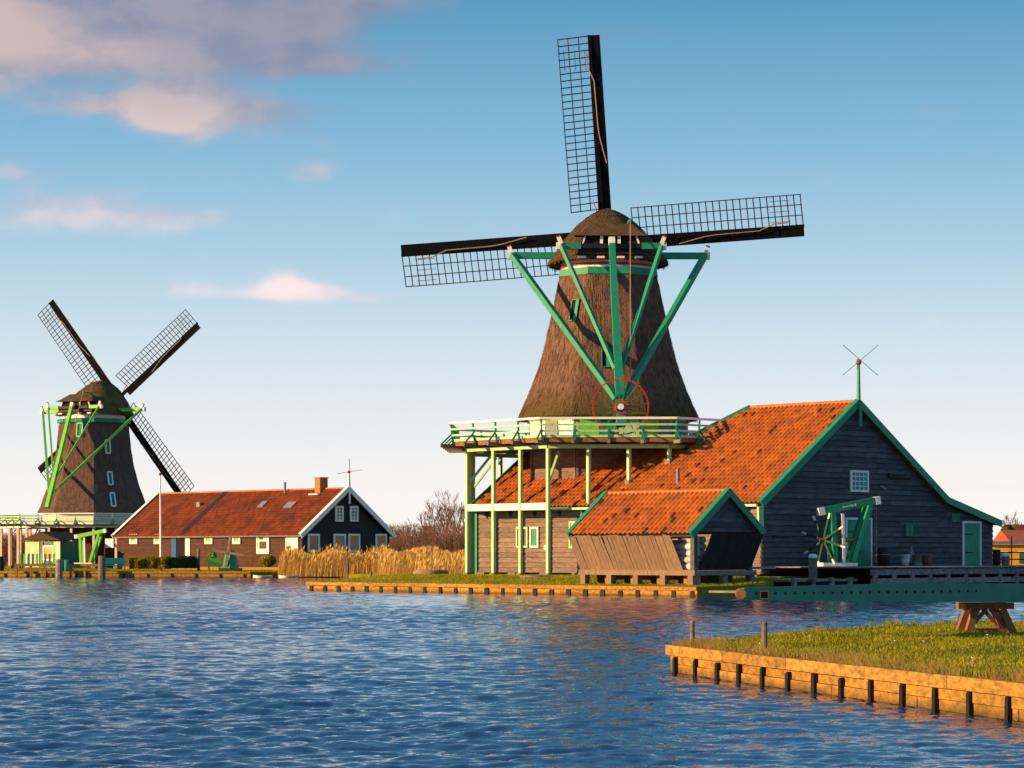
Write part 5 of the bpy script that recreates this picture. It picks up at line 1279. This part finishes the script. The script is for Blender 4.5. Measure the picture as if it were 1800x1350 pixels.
# ------------------------------------------------------------------ garden before the house
def leaf_box(name, label, cat, x0, x1, yb, yt, d, dep, n, m_, rz=0.0, round_=False, core=None):
    core = core or M['evergreen']
    a, b = P(x0, yb, d), P(x1, yb, d); W = b.x - a.x; H = (yb - yt) / F * d
    r = thing(name, label, cat, ((a.x + b.x) / 2, d, a.z), rz)
    mb = MB()
    for _ in range(n):
        if round_:
            u = Vector((random.gauss(0, 1), random.gauss(0, 1), random.gauss(0, 1))).normalized() * random.uniform(.8, 1.02)
            p = Vector((u.x * W / 2, u.y * W / 2, H / 2 + u.z * H / 2))
        else:
            f = random.choice((0, 0, 0, 1, 2, 3)); x, y, z = random.uniform(-W / 2, W / 2), random.uniform(-dep / 2, dep / 2), random.uniform(0, H)
            if f == 0: y = -dep / 2 + random.uniform(-.06, .04)
            elif f == 1: z = H + random.uniform(-.05, .08)
            elif f == 2: x = W / 2 + random.uniform(-.05, .05)
            else: x = -W / 2 + random.uniform(-.05, .05)
            k = .07 * math.sin(x * 2.6) + .05 * math.sin(x * 5.1 + 1); p = Vector((x, y, max(.02, z + k * (z > H * .5))))
        s = random.uniform(.05, .11); q = Matrix.Rotation(random.uniform(0, 6.28), 3, 'Z') @ Matrix.Rotation(random.uniform(0, 3.1), 3, 'X')
        mb.add([p + q @ Vector(c) * s for c in ((-1, 0, 0), (0, -.6, .2), (1, 0, 0), (0, .6, .2))], [(0, 1, 2, 3)])
    mb.build('foliage', m_, r)
    c = MB()
    if round_: c.lathe((0, 0, 0), [(W * .2, 0), (W * .42, H * .3), (W * .42, H * .6), (W * .25, H * .88), (.02, H * .93)], 10)
    else: c.box((0, 0, H * .47), (W * .985, dep * .93, H * .94))
    c.build('twigs', core, r)
    return r
leaf_box('hedge', 'clipped golden hedge in front of the house, left half', 'hedge', 231, 296, 1000, 982, 196.5, 1.4, 2600, M['hedge_leaf'], R(-13), False, M['hedge_leaf'])
leaf_box('hedge', 'darker green clipped hedge block right of the golden hedge', 'hedge', 297, 343, 999, 980, 197, 1.3, 2000, M['evergreen'], R(20))
leaf_box('round_bush', 'round clipped bush before the white window of the house', 'bush', 455, 486, 996, 975, 199, 1, 1500, M['hedge_leaf'], 0, True)

def flagpole():
    b = P(283, 988, 198); t = P(281.5, 836, 198)
    r = thing('flagpole', 'tall bare white flagpole before the brown house', 'flagpole', (b.x, b.y, .45))
    MB().tube((0, 0, 0), (-.07, 0, t.z - .45), .11, .055, 8).build('pole', M['white'], r)
    MB().lathe((-.07, 0, t.z - .45), [(.05, 0), (.13, .08), (.1, .2), (.01, .25)], 8).build('finial', M['red'], r)
flagpole()

def mini_mill():
    b = P(405, 1000, 194.5)
    r = thing('garden_windmill', 'small green garden windmill with brown plank sails by the water', 'model windmill', (b.x, b.y, .5))
    MB().box((0, 0, .06), (1.7, 1.3, .34)).build('plinth', M['soil'], r)
    MB().rings([octring((0, 0), r_, z, R(250), 1, 1.0) for z, r_ in ((.2, .72), (.45, .6), (1.1, .47), (1.3, .42))]).build('body', M['green'], r)
    MB().rings([octring((0, 0), r_, z, R(250), 1, 1.0) for z, r_ in ((1.28, .5), (1.45, .42), (1.62, .2))]).build('cap', M['cross_timber'], r)
    hp = Vector((-.12, -.62, 1.42)); rt = Matrix.Rotation(R(-18), 3, 'Z')
    MB().tube((0, 0, 1.42), hp, .06, .06, 6).build('shaft', M['cross_timber'], r)
    for a in (-8, 82, 172, 262):
        dv = rt @ Vector((-math.sin(R(a)), 0, math.cos(R(a)))); up = rt @ Vector((0, 1, 0))
        MB().bar(hp, hp + dv * 1.35, .2, .04, up=tuple(up)).build('sail', M['timber'], r)
mini_mill()

def garden_seat(name, label, x, yb, d, m_, w=1.0):
    b = P(x, yb, d); r = thing(name, label, 'seat', (b.x, b.y, .5), R(12))
    MB().box((0, 0, .42), (w, .5, .07)).build('seat', m_, r); MB().box((0, .25, .75), (w, .06, .5)).build('backrest', m_, r)
    for sx in (-1, 1):
        for sy in (-1, 1): MB().box((sx * (w / 2 - .07), sy * .2, .19), (.07, .07, .40)).build('leg', m_, r)
garden_seat('garden_chair', 'bright green garden chair between the stake and the garden windmill', 377, 996, 198, M['lime'], 1.0)
garden_seat('garden_bench', 'dark teal bench standing left of the golden hedge', 203, 1000, 199, M['teal'], 1.6)
post('garden_post', 'pale squat post standing right of the dark hedge', 349, 998, 964, 198, .12, M['timber'])
leaf_box('potted_shrub', 'small green shrub behind the bright green garden chair', 'shrub', 367, 381, 990, 968, 200, .5, 400, M['lime'], 0, True)
def rowboat(label, x, wpx, d):
    b = P(x, 1014, d); L = wpx / F * d
    r = thing('rowing_boat', label, 'boat', (b.x, b.y, .0), R(4), 'white boats moored before the reeds')
    rs = []
    for i in range(9):
        f = -1 + 2 * i / 8; w = .62 * (1 - abs(f) ** 2.4) + .03; sh = .06 * f * f
        rs.append([(f * L / 2, -w, .17 + sh), (f * L / 2, -w * .75, .02), (f * L / 2, 0, -.1), (f * L / 2, w * .75, .02), (f * L / 2, w, .17 + sh), (f * L / 2, w * .85, .15 + sh), (f * L / 2, 0, .06), (f * L / 2, -w * .85, .15 + sh)])
    fix_normals(MB().rings(rs).build('hull', M['white'], r)); MB().box((0, 0, .13), (.25, .9, .04)).build('thwart', M['timber'], r)
rowboat('white rowing boat right of the garden windmill', 462, 34, 190.5)
rowboat('white rowing boat at the edge of the reeds', 507, 34, 189.5)

# ------------------------------------------------------------------ green annex, hoist and landing under the far mill
def annex():
    o = P(44, 988, 222); r = thing('green_annex', 'small pale-green plank annex under the far mill gallery', 'annex', (o.x, o.y, .6), R(-30))
    W, H = 4.0, 2.35
    body = MB().box((W / 2, 1.6, H / 2), (W, 3.2, H)).build('wall', M['green_dark'], r)
    MB().prism([(-.3, -.35, H + .05), (W * .5, -.35, H + .85), (W + .3, -.35, H + .1)], (0, 4, 0)).build('roof', M['board_brown'], r)
    for i in range(6):
        a = .08 + .27 * i; MB().box((a + .12, -.04, H / 2), (.25, .05, H - .1)).build('door_board', M['pale_green'], r)
    wd = MB().box((2.75, -.05, H * .55), (1.05, .06, 1.1)).build('window', M['curtain'], r)
    for dx in (-.55, .55): MB().box((2.75 + dx, -.08, H * .52), (.12, .08, 1.5)).build('frame', M['white'], wd)
    for dz in (-.6, .6): MB().box((2.75, -.08, H * .55 + dz), (.97, .08, .16)).build('frame', M['white'], wd)
    for i in range(3): MB().box((3.45 + .25 * i, -.04, H / 2), (.22, .05, H - .1)).build('door_board', M['pale_green'] if i != 1 else M['white'], r)
    MB().box((2.0, -.04, H / 2), (.3, .05, H - .2)).build('corner_post', M['cross_timber'], r)
annex()
g = P(147, 998, 194.6); hoist('hoist', 'bright lime-green timber hoist on the far landing', (g.x, g.y, 1.0), R(-14), M['lime'], False, .86)
def landing(label, x0, x1, ytop, d, slats):
    a, b = P(x0, ytop, d), P(x1, ytop, d); W = b.x - a.x
    r = thing('landing_stage', label, 'landing', (a.x, a.y, 0)); z = a.z
    n = max(4, int(W / .4))
    for i in range(n): MB().box((W * (i + .5) / n, 1.0, z), (W / n - .02, 2.2, .08)).build('deck_plank', M['timber'], r)
    MB().box((W / 2, -.12, z - .06), (W, .08, .18)).build('edge_beam', M['quay'], r)
    for i in range(int(W / 1.1) + 1): MB().box((min(W - .1, .1 + 1.1 * i), -.02, z / 2 - .3), (.16, .16, z + .5)).build('pile', M['quay'], r)
    MB().box((W / 2, .6, .1), (W, .06, .5)).build('waling', M['quay'], r)
    for i in range(slats):
        MB().box((.35 + (W - .7) * i / max(1, slats - 1), .15, z + .42), (.16, .08, .8)).build('fence_slat', (M['lime'], M['pale_green'], M['green'], M['timber'])[i % 4], r)
landing('far landing stage with a row of green fence slats', 27, 102, 992, 194.2, 9)
landing('far landing stage carrying the lime-green hoist', 122, 178, 992, 193.6, 0)
post('mooring_post', 'dark mooring post between the two far landing stages', 104, 1014, 983, 193.2, .26, M['jetty'])
post('mooring_post', 'tall pale mooring post right of the far hoist', 179, 1014, 977, 192.6, .28, M['timber'])
post('mooring_post', 'black mooring post at the left edge of the picture', 1, 1014, 978, 196, .25, M['black'])
for i, x in enumerate((109, 117)):
    b = P(x, 992, 197.5); o = MB().lathe((0, 0, 0), [(.22, 0), (.23, .8), (.2, .84), (.01, .86)], 10).build('water_butt', M['teal']); o.location = (b.x, b.y, .5)
    tag(o, 'teal water butt by the far landing, ' + ('nearer the fence slats' if i == 0 else 'nearer the hoist'), 'barrel', 'teal water butts')
o = MB().prism([(0, 0, 0), (.6, 0, 0), (.55, 0, .34), (.05, 0, .34)], (0, .6, 0)).build('green_crate', M['lime']); b = P(115, 1001, 196.2); o.location = (b.x, b.y, .48); tag(o, 'small bright green crate between the far landing stages', 'crate')

# ------------------------------------------------------------------ reeds
def reeds(name, label, spots, n):
    mb = MB()
    for _ in range(n):
        (x0, x1, y0, y1, h0, h1) = random.choices(spots, [s[6] for s in spots])[0][:6]
        x, y = random.uniform(x0, x1), random.uniform(y0, y1)
        h = random.uniform(h0, h1) * .88 * (1 + .12 * math.sin(x * 1.7)); lx, ly = random.gauss(.10, .11) * h, random.gauss(0, .08) * h; w = random.uniform(.010, .020)
        b, m_, t = Vector((x, y, .1)), Vector((x + lx * .35, y + ly * .35, .1 + h * .6)), Vector((x + lx, y + ly, .1 + h))
        a = random.uniform(-.6, .6); d = Vector((math.cos(a), math.sin(a), 0)) * w
        mb.add([b - d, b + d, m_ + d * .8, m_ - d * .8, t + d * .4, t - d * .4], [(0, 1, 2, 3), (3, 2, 4, 5)])
        if random.random() < .5:      # plume
            p = d * random.uniform(2.0, 3.6); q = Vector((lx, ly, 0)).normalized() * .12
            mb.add([t - Vector((0, 0, .05)), t + p + Vector((0, 0, .12)) + q * .5, t + Vector((0, 0, .34)) + q, t - p * .5 + Vector((0, 0, .14))], [(0, 1, 2, 3)])
        for _k in range(2):
            s = random.uniform(.2, .8); r0 = b.lerp(t, s); la = random.uniform(0, 6.28); e = r0 + Vector((math.cos(la) * .35, math.sin(la) * .2, random.uniform(.1, .35)))
            mb.add([r0 - d * .5, r0 + d * .5, e], [(0, 1, 2)])
    tag(mb.build(name, M['reed']), label, 'reeds', kind='stuff')
reeds('reeds', 'dense golden reed bed along the water between house and big mill', [
    (-17.8, -9.2, 190.0, 194.5, .8, 1.9, 4), (-17.5, -9.5, 190.0, 193.6, 1.4, 2.3, .6), (-9.6, -3.0, 176, 190, 1.2, 2.1, 3.2), (-8.6, -2.2, 160, 176, 1.0, 1.9, 4), (-6, 0, 150, 162, .7, 1.5, 2.0)], 15000)
# ------------------------------------------------------------------ bare trees
def bare_tree(label, x, d, h, spread, seed, group='bare trees behind the reeds', cat='tree', depth=5, tm=None, nm='bare_tree', zg=.5):
    rd = random.Random(seed); b = P(x, 974, d)
    r = thing(nm, label, cat, (b.x, b.y, zg), 0, group); trunk, crown = MB(), MB()
    def grow(p, dirv, L, rad, lev):
        q = p + dirv * L; (trunk if lev < 1 else crown).tube(p, q, rad, rad * .68, 5 if lev < 2 else 3, False)
        if lev >= depth: return
        for k in range(rd.choice((2, 3, 3)) if lev else 5):
            ax = Vector((rd.gauss(0, 1), rd.gauss(0, 1), rd.gauss(0, .5))).normalized()
            nd2 = (dirv + ax * rd.uniform(.35, .75) * spread + Vector((0, 0, .12))).normalized()
            grow(p.lerp(q, rd.uniform(.55, 1.0)) if lev else p.lerp(q, rd.uniform(.3, 1.0)), nd2, L * rd.uniform(.55, .82), max(.022, rad * .55), lev + 1)
    grow(Vector((0, 0, 0)), Vector((rd.gauss(0, .05), rd.gauss(0, .05), 1)).normalized(), h * .34, h * .018, 0)
    trunk.build('trunk', tm or M['twig'], r); crown.build('crown', tm or M['twig'], r)
TR = [(690, 330, 5.5, .9), (704, 335, 6.4, .9), (722, 325, 6.0, 1.0), (738, 320, 6.6, .9), (752, 330, 8.6, .75), (768, 318, 10.0, .7), (783, 325, 10.6, .7), (798, 318, 9.4, .75), (812, 322, 9.6, .8), (826, 330, 9.0, .8), (845, 330, 9.0, .8), (870, 335, 8.6, .8)]
WORDS = ['leftmost low bare tree beside the house gable', 'second low bare tree from the house gable', 'low bushy bare tree before the taller ones', 'bare tree just left of the tall pair', 'first of the tall thin bare trees behind the reeds', 'tall slender bare tree with fine upswept twigs', 'tallest bare tree in the gap left of the gallery posts', 'tall bare tree right of the tallest one', 'bare tree seen close by the outermost gallery post', 'bare tree showing between the gallery posts', 'bare tree behind the gallery posts and barn corner', 'bare tree half hidden behind the barn wall']
for i, (x, d, h, s) in enumerate(TR): bare_tree(WORDS[i], x, d, h, s, 40 + i)
def thicket(name, label, x0, x1, d, h0, h1, n, m_, seed):
    rd = random.Random(seed); mb = MB()
    a, b = P(x0, 974, d).x, P(x1, 974, d).x
    for _ in range(n):
        x = rd.uniform(a, b); y = d + rd.uniform(-6, 6); h = rd.uniform(h0, h1); p = Vector((x, y, .4))
        for k in range(3):
            q = p + Vector((rd.gauss(0, .35), rd.gauss(0, .3), h * .4)); w = .05 * (1 - k * .25)
            mb.add([p + Vector((-w, 0, 0)), p + Vector((w, 0, 0)), q + Vector((w * .7, 0, 0)), q + Vector((-w * .7, 0, 0))], [(0, 1, 2, 3)]); p = q
            for _j in range(2):
                e = q + Vector((rd.gauss(0, .6), rd.gauss(0, .5), rd.uniform(.2, .8))); mb.add([q, q + Vector((.05, 0, .02)), e], [(0, 1, 2)])
    tag(mb.build(name, m_), label, 'thicket', kind='stuff')
thicket('undergrowth', 'purple-brown bare thicket behind the reeds', 640, 900, 300, 1.0, 3.9, 2700, M['twig'], 3)
thicket('undergrowth', 'low far thicket at the left edge behind the landing', -60, 60, 330, 1.5, 3.2, 2400, M['twig'], 5)
reedy = M['reed']
bare_tree('dark tree with one bare spray right of the barn lean-to', 1773, 260, 6.6, .7, 91, None, depth=5)
leaf_box('dark_shrub', 'dark evergreen shrub right of the barn lean-to', 'shrub', 1757, 1785, 960, 922, 255, 2, 1600, M['evergreen'], 0, True)

# ------------------------------------------------------------------ buildings beyond the barn
def far_house(name, label, x0, x1, yb, ye, yr, d, wall, roof, depth=6, rz=0.0):
    a, b = P(x0, yb, d), P(x1, yb, d); W = b.x - a.x; ze, zr = P(x0, ye, d).z - .5, P(x0, yr, d).z - .5
    r = thing(name, label, 'house', (a.x, a.y, .5), rz)
    MB().box((W / 2, depth / 2, ze / 2), (W, depth, ze)).build('wall', wall, r)
    MB().prism([(-.2, -.3, ze - .05), (-.2, depth / 2, zr), (-.2, depth + .3, ze - .05)], (W + .4, 0, 0)).build('roof', roof, r)
    for i in range(3):
        w = MB().box((W * (.2 + .3 * i), -.03, ze * .5), (W * .12, .08, ze * .4)).build('window', M['glass'], r); MB().box((W * (.2 + .3 * i), -.06, ze * .72), (W * .15, .1, .1)).build('frame', M['white'], w)
far_house('far_house', 'low ochre-yellow building beyond the railing right of the barn', 1738, 1860, 992, 957, 951, 190, M['ochre'], M['timber'])
far_house('far_house', 'distant house with a bright red roof above the ochre building', 1777, 1900, 975, 950, 931, 240, M['ochre'], M['far_red'], 8)
far_house('far_house', 'distant dark-roofed house behind the red roof', 1788, 1940, 975, 940, 921, 300, M['timber'], M['tile_far'], 10)
